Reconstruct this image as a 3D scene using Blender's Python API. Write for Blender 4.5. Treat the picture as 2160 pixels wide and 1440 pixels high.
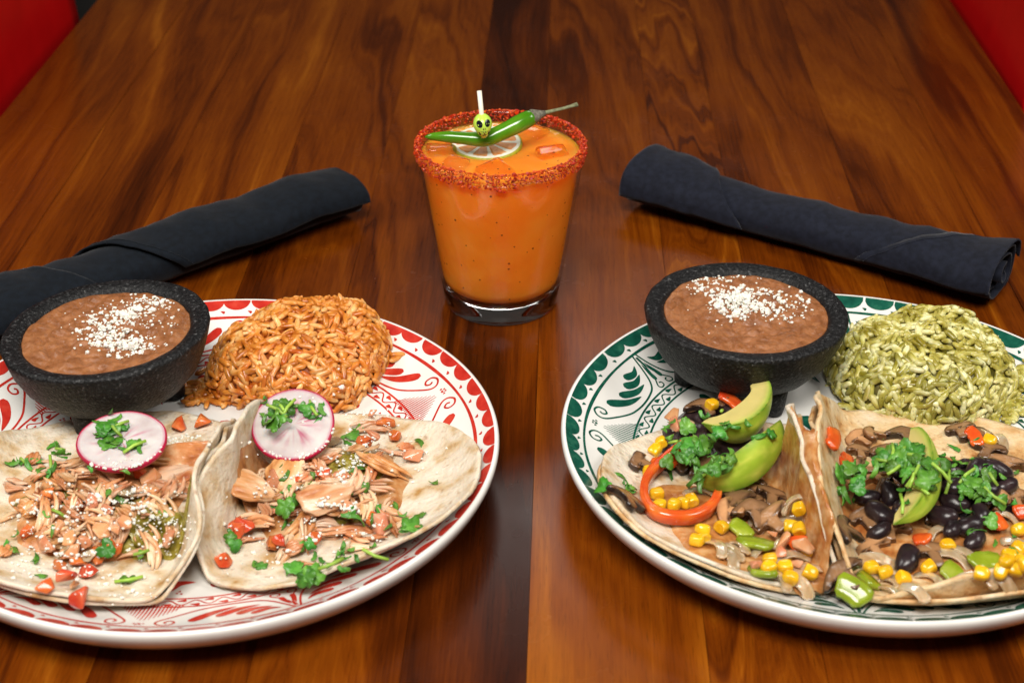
import bpy, bmesh, math, random
import numpy as np
from mathutils.bvhtree import BVHTree
from mathutils import Vector, Matrix, noise as mnoise
# ------------------------------------------------------------------ camera, world, lamps
# all lengths below are written in centimetres; U turns them into metres
U = 0.01
scene = bpy.context.scene
for o in list(bpy.data.objects):
    bpy.data.objects.remove(o)
COL = scene.collection
PITCH, YAW, CAMH, FPX = 30.27, -1.889, 44.0, 3290.0
cam_d = bpy.data.cameras.new('camera'); cam = bpy.data.objects.new('camera', cam_d); COL.objects.link(cam)
cam.location = (0, 0, CAMH * U)
cam.rotation_euler = (math.radians(90 - PITCH), 0, math.radians(-YAW))
cam_d.sensor_width = 36; cam_d.lens = FPX / 2160 * 36
cam_d.clip_start = 0.01; cam_d.clip_end = 100
cam_d.dof.use_dof = True; cam_d.dof.focus_distance = 0.80; cam_d.dof.aperture_fstop = 13
scene.camera = cam
world = bpy.data.worlds.new('World'); scene.world = world; world.use_nodes = True
bg = world.node_tree.nodes['Background']; bg.inputs[0].default_value = (1.0, 0.9, 0.8, 1); bg.inputs[1].default_value = 0.035
scene.view_settings.view_transform = 'Standard'; scene.view_settings.look = 'None'
scene.view_settings.exposure = 0.0; scene.view_settings.gamma = 1.0; scene.view_settings.use_curve_mapping = False


def area(name, loc, target, sx, sy, watts, col):
    d = bpy.data.lights.new(name, 'AREA'); d.shape = 'RECTANGLE'; d.size = sx * U; d.size_y = sy * U
    d.energy = watts; d.color = col
    o = bpy.data.objects.new(name, d); COL.objects.link(o)
    o.location = Vector(loc) * U
    o.rotation_euler = (Vector(target) - Vector(loc)).to_track_quat('-Z', 'Y').to_euler()
    return o


area('overhead_lamp', (-6, -4, 116), (0, 68, 2), 60, 45, 22.0, (1.0, 0.95, 0.88))
area('side_lamp', (-95, 60, 105), (-12, 66, 2), 45, 45, 7.5, (1.0, 0.96, 0.9))
area('side_lamp', (95, 55, 105), (12, 66, 2), 45, 45, 7.5, (1.0, 0.96, 0.9))
area('back_lamp', (5, 215, 105), (0, 80, 4), 45, 25, 2.2, (1.0, 0.95, 0.9))

# ------------------------------------------------------------------ helpers
rnd = random.Random(7)
_p, _y = math.radians(PITCH), math.radians(YAW)
FW = np.array([math.sin(_y) * math.cos(_p), math.cos(_y) * math.cos(_p), -math.sin(_p)])
RT = np.array([math.cos(_y), -math.sin(_y), 0]); UP = np.cross(RT, FW)
EYE = np.array([0, 0, CAMH])


def ray(px, py):
    return FW + ((px - 1080) / FPX) * RT + ((720 - py) / FPX) * UP


def at(px, py, z=0.0):          # a measured point of the photograph, at height z above the table
    d = ray(px, py); return EYE + d * ((z - CAMH) / d[2])


def at_depth(px, py, Y):        # the same on the upright plane at distance Y
    d = ray(px, py); return EYE + d * (Y / d[1])


def nz(x, y, z=0.0, o=2):
    return mnoise.fractal(Vector((x, y, z)), 1.0, 2.0, o)


def mesh(name, V, F, mat=None, smooth=True, cols=None):
    me = bpy.data.meshes.new(name)
    V = np.asarray(V, float) * U
    me.from_pydata(V.tolist(), [], [tuple(int(i) for i in f) for f in F])
    if smooth:
        me.polygons.foreach_set('use_smooth', [True] * len(me.polygons))
    if mat is not None:
        me.materials.append(mat)
    if cols is not None:
        a = me.color_attributes.new('Col', 'FLOAT_COLOR', 'POINT')
        c = np.ones((len(V), 4)); c[:, :3] = np.asarray(cols)[:, :3]
        a.data.foreach_set('color', c.ravel())
    me.update()
    return me


def link(name, me, parent=None, M=None, loc=None):
    o = bpy.data.objects.new(name, me); COL.objects.link(o)
    if M is None:
        M = Matrix.Translation(Vector(loc) if loc is not None else Vector((0, 0, 0)))
    M = M.copy(); M.translation = M.translation * U
    if parent is not None:
        o.parent = parent
        M = parent.matrix_basis.inverted() @ M if parent.parent is None else (parent.parent.matrix_basis @ parent.matrix_basis).inverted() @ M
    o.matrix_basis = M
    return o


def tag(o, label, cat, group=None):
    o['label'] = label; o['category'] = cat
    if group: o['group'] = group
    return o


def empty(name, loc, label=None, cat=None, group=None):
    o = bpy.data.objects.new(name, None); COL.objects.link(o)
    o.empty_display_size = 0.01
    o.location = Vector(loc) * U
    o.matrix_basis = Matrix.Translation(Vector(loc) * U)
    if label: tag(o, label, cat, group)
    return o


def world_obj(name, V, F, mat, parent=None, smooth=True, cols=None, base=None):
    """mesh given in scene coordinates; its origin is put at base (or at the parent)"""
    V = np.asarray(V, float)
    if base is None:
        base = np.array([V[:, 0].mean(), V[:, 1].mean(), V[:, 2].min()])
    return link(name, mesh(name, V - base, F, mat, smooth, cols), parent, loc=base)


def grid_faces(nu, nv, wrap_u=False, wrap_v=False):
    F = []
    for i in range(nu if wrap_u else nu - 1):
        for j in range(nv if wrap_v else nv - 1):
            a = i * nv + j; b = ((i + 1) % nu) * nv + j
            c = ((i + 1) % nu) * nv + (j + 1) % nv; d = i * nv + (j + 1) % nv
            F.append((a, b, c, d))
    return F


def lathe(prof, n=96):
    """closed or pole-ended profile [(r,z)...] turned about z"""
    V = []; prof = [tuple(p) for p in prof]
    for r, z in prof:
        for k in range(n):
            a = 2 * math.pi * k / n; V.append((r * math.cos(a), r * math.sin(a), z))
    m = len(prof); F = []
    for i in range(m - 1):
        for k in range(n):
            F.append((i * n + k, i * n + (k + 1) % n, (i + 1) * n + (k + 1) % n, (i + 1) * n + k))
    return np.array(V), F


def tube(P, R, ns=10, caps=True, flat=1.0, up=None, ridge=0, rs=0.0):
    P = [Vector(p) for p in P]; V = []; F = []
    n = len(P); ref = Vector(up) if up else None
    for i, p in enumerate(P):
        t = (P[min(i + 1, n - 1)] - P[max(i - 1, 0)]).normalized()
        if ref is None:
            ref = Vector((0, 0, 1)) if abs(t.z) < .9 else Vector((1, 0, 0))
        b = (ref - t * ref.dot(t)).normalized(); s = t.cross(b)
        for k in range(ns):
            a = 2 * math.pi * k / ns
            q = 1 + (rs * math.cos(ridge * a) if ridge else 0)
            V.append(p + (s * math.cos(a) + b * math.sin(a) * flat) * R[i] * q)
        if up is None: ref = b
    for i in range(n - 1):
        for k in range(ns):
            F.append((i * ns + k, i * ns + (k + 1) % ns, (i + 1) * ns + (k + 1) % ns, (i + 1) * ns + k))
    if caps:
        F.append(tuple(range(ns - 1, -1, -1))); F.append(tuple((n - 1) * ns + k for k in range(ns)))
    return np.array([tuple(v) for v in V]), F


def ball(rx, ry, rz, sub=2, amp=0.0, freq=1.0, seed=0):
    bm = bmesh.new(); bmesh.ops.create_icosphere(bm, subdivisions=sub, radius=1.0)
    V = []
    for v in bm.verts:
        c = v.co; d = 1 + amp * mnoise.fractal(c * freq + Vector((seed * 3.7, seed * 1.3, 0)), 1.0, 2.0, 3)
        V.append((c.x * rx * d, c.y * ry * d, c.z * rz * d))
    F = [tuple(v.index for v in f.verts) for f in bm.faces]; bm.free()
    return np.array(V), F


def chunk(sx, sy, sz, seed, jit=0.16, bev=0.18):
    """irregular bevelled dice"""
    r = random.Random(seed); bm = bmesh.new(); bmesh.ops.create_cube(bm, size=1.0)
    for v in bm.verts:
        v.co = Vector((v.co.x * sx * (1 + r.uniform(-jit, jit)) + r.uniform(-jit, jit) * sx * .4, v.co.y * sy * (1 + r.uniform(-jit, jit)), v.co.z * sz * (1 + r.uniform(-jit, jit))))
    bmesh.ops.bevel(bm, geom=list(bm.edges), offset=bev * min(sx, sy, sz), segments=2, profile=.6, affect='EDGES')
    bmesh.ops.recalc_face_normals(bm, faces=bm.faces)
    V = np.array([tuple(v.co) for v in bm.verts]); bm.verts.index_update()
    F = [tuple(v.index for v in f.verts) for f in bm.faces]; bm.free()
    return V, F


def hunk(sx, sy, sz, seed, n=11):
    """irregular cut piece: hull of a few points, its edges rounded off"""
    r = random.Random(seed); bm = bmesh.new()
    for i in range(n):
        v = Vector((r.gauss(0, 1), r.gauss(0, 1), r.gauss(0, 1))); v /= max(abs(v.x), abs(v.y), abs(v.z)) ** .75 * v.length ** .25
        bm.verts.new((v.x * sx / 2, v.y * sy / 2, v.z * sz / 2))
    h = bmesh.ops.convex_hull(bm, input=bm.verts[:]); bmesh.ops.delete(bm, geom=[g for g in h['geom_interior'] if isinstance(g, bmesh.types.BMVert)], context='VERTS')
    bmesh.ops.dissolve_limit(bm, angle_limit=math.radians(14), verts=bm.verts[:], edges=bm.edges[:])
    bmesh.ops.bevel(bm, geom=list(bm.edges), offset=.09 * min(sx, sy, sz), segments=2, profile=.6, affect='EDGES')
    bmesh.ops.recalc_face_normals(bm, faces=bm.faces); bm.verts.index_update()
    V = np.array([tuple(v.co) for v in bm.verts]); F = [tuple(v.index for v in f.verts) for f in bm.faces]; bm.free()
    return V, F


def solid(V, F, t):
    """give a sheet a thickness t along its vertex normals (to the back for t > 0, to the front for t < 0)"""
    V = np.asarray(V, float); N = np.zeros_like(V); cnt = {}
    for f in F:
        p = V[list(f)]; q = np.roll(p, -1, 0)
        nrm = np.cross(p - p.mean(0), q - p.mean(0)).sum(0); ln = np.linalg.norm(nrm)
        if ln > 1e-12: N[list(f)] += nrm / max(ln, 1e-12) * min(ln, .05)
        for i in range(len(f)):
            e = (f[i], f[(i + 1) % len(f)]); cnt[e] = cnt.get(e, 0) + 1
    ln = np.linalg.norm(N, axis=1); N[ln < 1e-12] = (0, 0, 1); N /= np.linalg.norm(N, axis=1)[:, None]
    n = len(V); W = V - N * t; G = [tuple(f) for f in F] + [tuple(i + n for i in f)[::-1] for f in F]
    G += [(e[1], e[0], e[0] + n, e[1] + n) for e in cnt if (e[1], e[0]) not in cnt]
    if t < 0: G = [f[::-1] for f in G]
    return np.vstack([V, W]), G


def join(parts):
    V = []; F = []; n = 0
    for v, f in parts:
        V.append(np.asarray(v, float)); F += [tuple(i + n for i in q) for q in f]; n += len(v)
    return np.concatenate(V), F


def rot(V, ax, deg):
    return np.asarray(V) @ np.array(Matrix.Rotation(math.radians(deg), 3, ax)).T


# ------------------------------------------------------------------ materials
def M(name, ramp, scale=1.0, stretch=(1, 1, 1), detail=4, rough=0.5, spec=0.5, bump=0.0, bscale=8.0, bdist=0.05, sss=0.0, sssr=0.2,
      trans=0.0, ior=1.45, coat=0.0, var=0.0, hue=0.0, col=False, rough2=None, sheen=0.0, distort=0.0, flecks=0.0, fcol=(.30, .13, .04), fscale=2.6):
    """principled material: noise (cm units) through a colour ramp; var / hue = change from one object to the next"""
    m = bpy.data.materials.new(name); m.use_nodes = True; nt = m.node_tree; N = nt.nodes; L = nt.links
    b = N['Principled BSDF']
    tc = N.new('ShaderNodeTexCoord'); mp = N.new('ShaderNodeMapping'); mp.inputs['Scale'].default_value = [100 * s for s in stretch]
    oi = N.new('ShaderNodeObjectInfo'); L.new(tc.outputs['Object'], mp.inputs[0])
    ad = N.new('ShaderNodeVectorMath'); ad.operation = 'MULTIPLY_ADD'; ad.inputs[1].default_value = (1, 1, 1)
    mu = N.new('ShaderNodeVectorMath'); mu.operation = 'SCALE'; mu.inputs[0].default_value = (37, 23, 51); L.new(oi.outputs['Random'], mu.inputs['Scale'])
    L.new(mp.outputs[0], ad.inputs[0]); L.new(mu.outputs[0], ad.inputs[2])
    if len(ramp) > 1:
        t = N.new('ShaderNodeTexNoise'); t.inputs['Scale'].default_value = scale; t.inputs['Detail'].default_value = detail; t.inputs['Distortion'].default_value = distort
        L.new(ad.outputs[0], t.inputs['Vector'])
        r = N.new('ShaderNodeValToRGB'); e = r.color_ramp.elements
        while len(e) < len(ramp): e.new(0.5)
        for k, (p, c) in enumerate(ramp): e[k].position = p; e[k].color = (*c, 1)
        L.new(t.outputs['Fac'], r.inputs[0]); out = r.outputs[0]
    else:
        g = N.new('ShaderNodeRGB'); g.outputs[0].default_value = (*ramp[0][1], 1); out = g.outputs[0]
    if col:
        a = N.new('ShaderNodeAttribute'); a.attribute_name = 'Col'
        mx = N.new('ShaderNodeMix'); mx.data_type = 'RGBA'; mx.blend_type = 'MULTIPLY'; mx.inputs[0].default_value = 1
        L.new(a.outputs['Color'], mx.inputs[6]); L.new(out, mx.inputs[7]); out = mx.outputs[2]
    if var or hue:
        h = N.new('ShaderNodeHueSaturation'); L.new(out, h.inputs['Color'])
        mr = N.new('ShaderNodeMapRange'); mr.inputs[3].default_value = 1 - var; mr.inputs[4].default_value = 1 + var; L.new(oi.outputs['Random'], mr.inputs[0]); L.new(mr.outputs[0], h.inputs['Value'])
        wn = N.new('ShaderNodeTexWhiteNoise'); wn.noise_dimensions = '1D'; L.new(oi.outputs['Random'], wn.inputs['W'])
        m2 = N.new('ShaderNodeMapRange'); m2.inputs[3].default_value = .5 - hue; m2.inputs[4].default_value = .5 + hue; L.new(wn.outputs['Value'], m2.inputs[0]); L.new(m2.outputs[0], h.inputs['Hue'])
        out = h.outputs[0]
    if flecks:
        t3 = N.new('ShaderNodeTexNoise'); t3.inputs['Scale'].default_value = fscale; t3.inputs['Detail'].default_value = 3; L.new(ad.outputs[0], t3.inputs['Vector'])
        r3 = N.new('ShaderNodeMapRange'); r3.inputs[1].default_value = .60; r3.inputs[2].default_value = .74; r3.inputs[4].default_value = flecks; L.new(t3.outputs['Fac'], r3.inputs[0])
        m4 = N.new('ShaderNodeMix'); m4.data_type = 'RGBA'; L.new(r3.outputs[0], m4.inputs[0]); L.new(out, m4.inputs[6]); m4.inputs[7].default_value = (*fcol, 1); out = m4.outputs[2]
    L.new(out, b.inputs['Base Color'])
    b.inputs['Roughness'].default_value = rough; b.inputs['Specular IOR Level'].default_value = spec; b.inputs['IOR'].default_value = ior
    b.inputs['Transmission Weight'].default_value = trans; b.inputs['Coat Weight'].default_value = coat; b.inputs['Coat Roughness'].default_value = 0.12
    if sheen: b.inputs['Sheen Weight'].default_value = sheen; b.inputs['Sheen Roughness'].default_value = .4
    if sss:
        b.inputs['Subsurface Weight'].default_value = sss; b.inputs['Subsurface Radius'].default_value = (1, .5, .3); b.inputs['Subsurface Scale'].default_value = sssr * U
    if bump:
        t2 = N.new('ShaderNodeTexNoise'); t2.inputs['Scale'].default_value = bscale; t2.inputs['Detail'].default_value = 5; L.new(ad.outputs[0], t2.inputs['Vector'])
        bp = N.new('ShaderNodeBump'); bp.inputs['Strength'].default_value = bump; bp.inputs['Distance'].default_value = bdist * U
        L.new(t2.outputs['Fac'], bp.inputs['Height']); L.new(bp.outputs[0], b.inputs['Normal'])
        if rough2 is not None:
            m3 = N.new('ShaderNodeMapRange'); m3.inputs[1].default_value = .35; m3.inputs[2].default_value = .65; m3.inputs[3].default_value = rough; m3.inputs[4].default_value = rough2
            L.new(t2.outputs['Fac'], m3.inputs[0]); L.new(m3.outputs[0], b.inputs['Roughness'])
    return m


def wood_material():
    m = bpy.data.materials.new('walnut'); m.use_nodes = True; nt = m.node_tree; N = nt.nodes; L = nt.links
    b = N['Principled BSDF']

    def math_(op, a, bb=None, c=None):
        n = N.new('ShaderNodeMath'); n.operation = op
        for i, v in enumerate((a, bb, c)):
            if v is None: continue
            if isinstance(v, (int, float)): n.inputs[i].default_value = v
            else: L.new(v, n.inputs[i])
        return n.outputs[0]

    tc = N.new('ShaderNodeTexCoord'); oi = N.new('ShaderNodeObjectInfo')
    sp = N.new('ShaderNodeSeparateXYZ'); L.new(tc.outputs['Object'], sp.inputs[0])
    sc = N.new('ShaderNodeSeparateColor'); L.new(oi.outputs['Color'], sc.inputs[0])     # r: tone, g: figure, b: seed
    x = math_('MULTIPLY', sp.outputs[0], 100); y = math_('MULTIPLY', sp.outputs[1], 100)
    seed = math_('MULTIPLY', sc.outputs[2], 90)

    def noise(sx, sy, zoff, detail=3, rough=.5, xx=None, yy=None):
        c = N.new('ShaderNodeCombineXYZ'); L.new(math_('MULTIPLY', xx or x, sx), c.inputs[0]); L.new(math_('MULTIPLY', yy or y, sy), c.inputs[1])
        L.new(math_('ADD', seed, zoff), c.inputs[2])
        t = N.new('ShaderNodeTexNoise'); t.inputs['Scale'].default_value = 1; t.inputs['Detail'].default_value = detail; t.inputs['Roughness'].default_value = rough
        L.new(c.outputs[0], t.inputs['Vector']); return t.outputs['Fac']

    fig = sc.outputs[1]
    w1 = noise(.13, .014, 0, 2); w2 = noise(.45, .05, 7, 2)
    warp = math_('ADD', math_('MULTIPLY', math_('SUBTRACT', w1, .5), 14.0), math_('MULTIPLY', math_('SUBTRACT', w2, .5), math_('MULTIPLY_ADD', fig, 8.0, 1.2)))
    xa = math_('ADD', x, warp)
    t = math_('ADD', math_('MULTIPLY', xa, .42), math_('MULTIPLY', math_('MULTIPLY', x, x), .022))
    t = math_('ADD', t, math_('MULTIPLY', y, math_('MULTIPLY_ADD', fig, .10, .015)))
    c1 = N.new('ShaderNodeCombineXYZ'); L.new(math_('MULTIPLY', t, 1.15), c1.inputs[0]); L.new(math_('MULTIPLY', y, .012), c1.inputs[1]); L.new(seed, c1.inputs[2])
    g1 = N.new('ShaderNodeTexNoise'); g1.inputs['Scale'].default_value = 1; g1.inputs['Detail'].default_value = 4; g1.inputs['Roughness'].default_value = .58; L.new(c1.outputs[0], g1.inputs['Vector'])
    fib = noise(7, .16, 3, 4, .65); pore = noise(26, .9, 11, 2, .5); blot = noise(.09, .05, 21, 2)
    v = math_('ADD', g1.outputs['Fac'], math_('MULTIPLY', math_('SUBTRACT', fib, .5), .30))
    v = math_('ADD', v, math_('MULTIPLY', math_('SUBTRACT', blot, .5), .35))
    v = math_('ADD', v, math_('MULTIPLY', math_('SUBTRACT', sc.outputs[0], .5), .42))
    r = N.new('ShaderNodeValToRGB'); e = r.color_ramp.elements
    ramp = [(.18, (.024, .0042, .0005)), (.36, (.066, .0118, .0008)), (.50, (.130, .0260, .0011)), (.64, (.185, .043, .0018)), (.84, (.30, .088, .005))]
    while len(e) < len(ramp): e.new(.5)
    for k, (p, c) in enumerate(ramp): e[k].position = p; e[k].color = (*c, 1)
    L.new(v, r.inputs[0])
    pr = N.new('ShaderNodeMapRange'); pr.inputs[1].default_value = .58; pr.inputs[2].default_value = .72; pr.inputs[3].default_value = 1; pr.inputs[4].default_value = .55; L.new(pore, pr.inputs[0])
    mx = N.new('ShaderNodeMix'); mx.data_type = 'RGBA'; mx.blend_type = 'MULTIPLY'; mx.inputs[0].default_value = .8
    L.new(r.outputs[0], mx.inputs[6]); L.new(pr.outputs[0], mx.inputs[7]); L.new(mx.outputs[2], b.inputs['Base Color'])
    b.inputs['Roughness'].default_value = .38; b.inputs['Specular IOR Level'].default_value = .16
    b.inputs['Coat Weight'].default_value = .04; b.inputs['Coat Roughness'].default_value = .16
    rr = N.new('ShaderNodeMapRange'); rr.inputs[3].default_value = .16; rr.inputs[4].default_value = .34; L.new(noise(.35, .3, 31, 4), rr.inputs[0]); L.new(rr.outputs[0], b.inputs['Roughness'])
    bp = N.new('ShaderNodeBump'); bp.inputs['Strength'].default_value = .12; bp.inputs['Distance'].default_value = .02 * U; L.new(math_('ADD', fib, pore), bp.inputs['Height']); L.new(bp.outputs[0], b.inputs['Normal'])
    return m


def srgb(r, g, b):
    f = lambda c: (c / 255 / 12.92) if c <= 10 else ((c / 255 + .055) / 1.055) ** 2.4
    return (f(r), f(g), f(b))


MAT = {}
MAT['wood'] = wood_material()
MAT['under'] = M('table_core', [(.4, (.02, .008, .003)), (.6, (.04, .015, .005))])
MAT['floor'] = M('floor_tile', [(.35, (.05, .048, .045)), (.65, (.09, .085, .08))], scale=.08, rough=.55)
MAT['red'] = M('red_vinyl', [(.3, (.52, .002, .003)), (.7, (.60, .003, .004))], scale=.3, rough=.36, bump=.12, bscale=6, bdist=.03)
MAT['chrome'] = M('steel', [(.4, (.35, .35, .36)), (.6, (.45, .45, .46))], rough=.3)
MAT['china'] = M('glazed_china', [(.35, (.70, .69, .655)), (.65, (.77, .76, .725))], scale=.25, rough=.16, spec=.5, coat=.35, bump=.04, bscale=1.2, bdist=.05)
MAT['redglaze'] = M('red_glaze', [(.3, (.40, .016, .010)), (.55, (.52, .033, .02)), (.8, (.60, .07, .04))], scale=1.6, rough=.2, coat=.3)
MAT['greenglaze'] = M('green_glaze', [(.3, (.004, .055, .036)), (.55, (.008, .088, .056)), (.8, (.03, .15, .09))], scale=2.2, rough=.2, coat=.3)
MAT['stone'] = M('black_stone', [(.38, (.0025, .0025, .003)), (.54, (.006, .006, .0065)), (.64, (.026, .026, .027)), (.74, (.12, .12, .12))], scale=6, detail=6, rough=.42, spec=.35, bump=.9, bscale=7, bdist=.09, rough2=.6)
MAT['beans'] = M('refried_beans', [(.3, (.185, .064, .020)), (.5, (.255, .094, .031)), (.7, (.34, .140, .055))], scale=1.5, rough=.30, rough2=.55, bump=.6, bscale=3.2, bdist=.14, sss=.15, sssr=.12)
MAT['cheese'] = M('white_cheese', [(.3, (.72, .70, .62)), (.7, (.84, .83, .77))], scale=3, rough=.6, bump=.3, bscale=9, bdist=.03, sss=.25, sssr=.1)
MAT['rice_o'] = M('orange_rice', flecks=.6, fcol=(.30, .05, .005), fscale=4.5, ramp=[(.32, (.40, .090, .008)), (.50, (.62, .215, .034)), (.68, (.78, .45, .18))], scale=1.1, detail=2, rough=.24, var=.2, hue=.005, sss=.25, sssr=.08, bump=.15, bscale=10, bdist=.02)
MAT['core_o'] = M('rice_sauce', [(.3, (.14, .024, .002)), (.6, (.27, .055, .006))], scale=3, rough=.35, bump=.5, bscale=5)
MAT['rice_g'] = M('herb_rice', flecks=.75, fcol=(.07, .075, .008), fscale=4.5, ramp=[(.34, (.20, .165, .013)), (.50, (.42, .38, .085)), (.66, (.72, .70, .38))], scale=1.1, detail=2, rough=.24, var=.22, hue=.005, sss=.25, sssr=.08, bump=.15, bscale=10, bdist=.02)
MAT['core_g'] = M('herb_sauce', [(.3, (.05, .042, .003)), (.6, (.13, .105, .012))], scale=3, rough=.4, bump=.5, bscale=5)
MAT['flour'] = M('flour_tortilla', [(.28, (.40, .21, .06)), (.38, (.56, .41, .24)), (.52, (.67, .58, .45)), (.8, (.76, .70, .59))], scale=.8, detail=6, rough=.6, bump=.8, bscale=3.2, bdist=.13, sss=.2, sssr=.15, flecks=.55)
MAT['corn_t'] = M('toasted_tortilla', [(.28, (.30, .115, .025)), (.38, (.55, .31, .12)), (.52, (.68, .50, .28)), (.8, (.76, .65, .48))], scale=.9, detail=6, rough=.5, flecks=.8, bump=.8, bscale=3.0, bdist=.13, sss=.2, sssr=.15)
MAT['chick'] = M('chicken', [(.30, (.36, .10, .028)), (.42, (.56, .26, .11)), (.56, (.69, .46, .29)), (.8, (.76, .60, .45))], scale=.9, stretch=(.5, 1.6, 1), detail=5, rough=.28, var=.18, hue=.010, sss=.25, sssr=.12, bump=.4, bscale=4, bdist=.05)
MAT['chick_d'] = M('seasoned_chicken', [(.3, (.30, .085, .024)), (.5, (.52, .21, .075)), (.72, (.66, .42, .24))], scale=1.3, detail=5, rough=.28, var=.22, hue=.010, sss=.2, sssr=.1, bump=.6, bscale=5, bdist=.06)
MAT['tomato'] = M('tomato', [(.3, (.48, .05, .015)), (.55, (.60, .13, .035)), (.8, (.70, .28, .12))], scale=1.4, rough=.16, var=.15, hue=.016, sss=.35, sssr=.2, bump=.15, bscale=5, coat=.2)
MAT['tomato_p'] = M('pale_tomato', [(.3, (.55, .20, .09)), (.55, (.62, .29, .15)), (.8, (.70, .45, .30))], scale=1.4, rough=.18, var=.12, hue=.012, sss=.35, sssr=.2, bump=.2, bscale=5, coat=.2)
MAT['onion'] = M('onion', [(.3, (.50, .32, .15)), (.5, (.60, .44, .26)), (.7, (.70, .58, .42))], scale=1.3, stretch=(2.5, .6, 1), rough=.2, var=.15, trans=.45, sss=.3, sssr=.2, coat=.2)
MAT['salsa'] = M('green_salsa', [(.28, (.10, .075, .006)), (.5, (.24, .19, .022)), (.72, (.42, .36, .10))], scale=2.2, detail=5, rough=.15, bump=.7, bscale=4, bdist=.08, coat=.3, sss=.15)
MAT['juice'] = M('pan_juice', [(.28, (.30, .085, .018)), (.5, (.46, .20, .06)), (.75, (.62, .40, .2))], scale=1.6, detail=5, rough=.2, bump=.7, bscale=3, bdist=.08, coat=.3, sss=.2)
MAT['leaf'] = M('cilantro', [(.3, (.035, .135, .012)), (.55, (.075, .235, .024)), (.8, (.16, .36, .06))], scale=2.0, rough=.38, var=.3, hue=.02, bump=.3, bscale=5, bdist=.03)
MAT['stem'] = M('green_stem', [(.3, (.20, .36, .03)), (.7, (.34, .52, .08))], scale=2, rough=.35, var=.2)
MAT['radish'] = M('radish_flesh', [(.3, (.50, .42, .42)), (.55, (.60, .55, .54)), (.8, (.66, .63, .61))], scale=1.0, rough=.2, col=True, sss=.3, sssr=.15, coat=.25, bump=.1, bscale=3)
MAT['radskin'] = M('radish_skin', [(.3, (.34, .004, .035)), (.7, (.48, .012, .06))], scale=2, rough=.3)
MAT['avo'] = M('avocado', [(.3, (.85, .85, .85)), (.7, (1, 1, 1))], scale=1.0, col=True, rough=.38, sss=.2, sssr=.12, bump=.25, bscale=2.5, bdist=.05)
MAT['mush'] = M('mushroom', [(.3, (.75, .75, .75)), (.7, (1, 1, 1))], scale=2.2, col=True, rough=.22, var=.3, bump=.5, bscale=4, bdist=.08, coat=.3)
MAT['bbean'] = M('black_bean', [(.3, (.010, .006, .008)), (.6, (.022, .012, .014)), (.8, (.05, .028, .028))], scale=1.6, rough=.28, var=.2, bump=.15, bscale=6)
MAT['mash'] = M('black_bean_mash', [(.3, (.016, .009, .010)), (.6, (.035, .019, .02)), (.8, (.07, .04, .04))], scale=2.2, rough=.3, bump=.5, bscale=3, bdist=.1)
MAT['corn'] = M('corn_kernel', [(.3, (.68, .33, .006)), (.6, (.78, .46, .012)), (.8, (.82, .58, .06))], scale=1.5, rough=.18, var=.1, sss=.3, sssr=.15, coat=.25)
MAT['pepr'] = M('red_pepper', [(.3, (.58, .045, .010)), (.55, (.70, .115, .016)), (.8, (.76, .22, .03))], scale=.9, rough=.18, var=.08, coat=.3, sss=.2, sssr=.1, bump=.2, bscale=3)
MAT['pepg'] = M('green_pepper', [(.3, (.14, .20, .008)), (.55, (.24, .31, .016)), (.8, (.40, .44, .08))], scale=.9, rough=.2, var=.1, coat=.3, sss=.2, sssr=.1)
MAT['cloth'] = None
MAT['glass'] = M('clear_glass', [(0, (1, 1, 1))], rough=.0, trans=1.0, ior=1.5)
def pane_material():
    """clear thin glass wall: fresnel mix of see-through and mirror"""
    m = bpy.data.materials.new('thin_glass'); m.use_nodes = True; N = m.node_tree.nodes; L = m.node_tree.links; N.clear()
    o = N.new('ShaderNodeOutputMaterial'); mx = N.new('ShaderNodeMixShader'); lw = N.new('ShaderNodeLayerWeight'); pw = N.new('ShaderNodeMath'); pw.operation = 'POWER'; pw.inputs[1].default_value = 4.5; fr = N.new('ShaderNodeMath'); fr.operation = 'MULTIPLY_ADD'; fr.inputs[1].default_value = .45; fr.inputs[2].default_value = .025
    L.new(lw.outputs['Facing'], pw.inputs[0]); L.new(pw.outputs[0], fr.inputs[0])
    t = N.new('ShaderNodeBsdfTransparent'); g = N.new('ShaderNodeBsdfGlossy'); g.inputs['Roughness'].default_value = .03; t.inputs[0].default_value = (.97, .98, .97, 1)
    L.new(fr.outputs[0], mx.inputs[0]); L.new(t.outputs[0], mx.inputs[1]); L.new(g.outputs[0], mx.inputs[2]); L.new(mx.outputs[0], o.inputs[0])
    return m


MAT['pane'] = pane_material()
MAT['ice'] = M('ice', [(0, (1, .93, .86))], rough=.04, trans=1.0, ior=1.31, bump=.2, bscale=1.5, bdist=.1)
MAT['salt'] = M('chile_salt', [(.3, (.8, .8, .8)), (.7, (1, 1, 1))], scale=6, col=True, rough=.35, sss=.1)
MAT['pith'] = M('lime_pith', [(.3, (.70, .66, .50)), (.7, (.82, .80, .70))], scale=3, rough=.5, sss=.2)
MAT['pulp'] = M('lime_pulp', [(.3, (.52, .16, .02)), (.55, (.68, .26, .05)), (.8, (.74, .42, .18))], scale=3, rough=.4, bump=.3, bscale=5)
MAT['rind'] = M('lime_rind', [(.3, (.24, .23, .010)), (.6, (.40, .38, .02))], scale=5, rough=.4, bump=.3, bscale=8)
MAT['chili'] = M('green_chili', [(.3, (.045, .17, .004)), (.55, (.075, .235, .008)), (.8, (.14, .31, .02))], scale=.8, rough=.17, coat=.35, bump=.1, bscale=2)
MAT['chstem'] = M('chili_stem', [(.3, (.10, .10, .05)), (.6, (.20, .21, .11))], scale=6, rough=.6, bump=.6, bscale=8)
MAT['calyx'] = M('chili_calyx', [(.3, (.05, .045, .03)), (.7, (.22, .20, .15))], scale=7, rough=.7, bump=.6, bscale=8)
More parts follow.
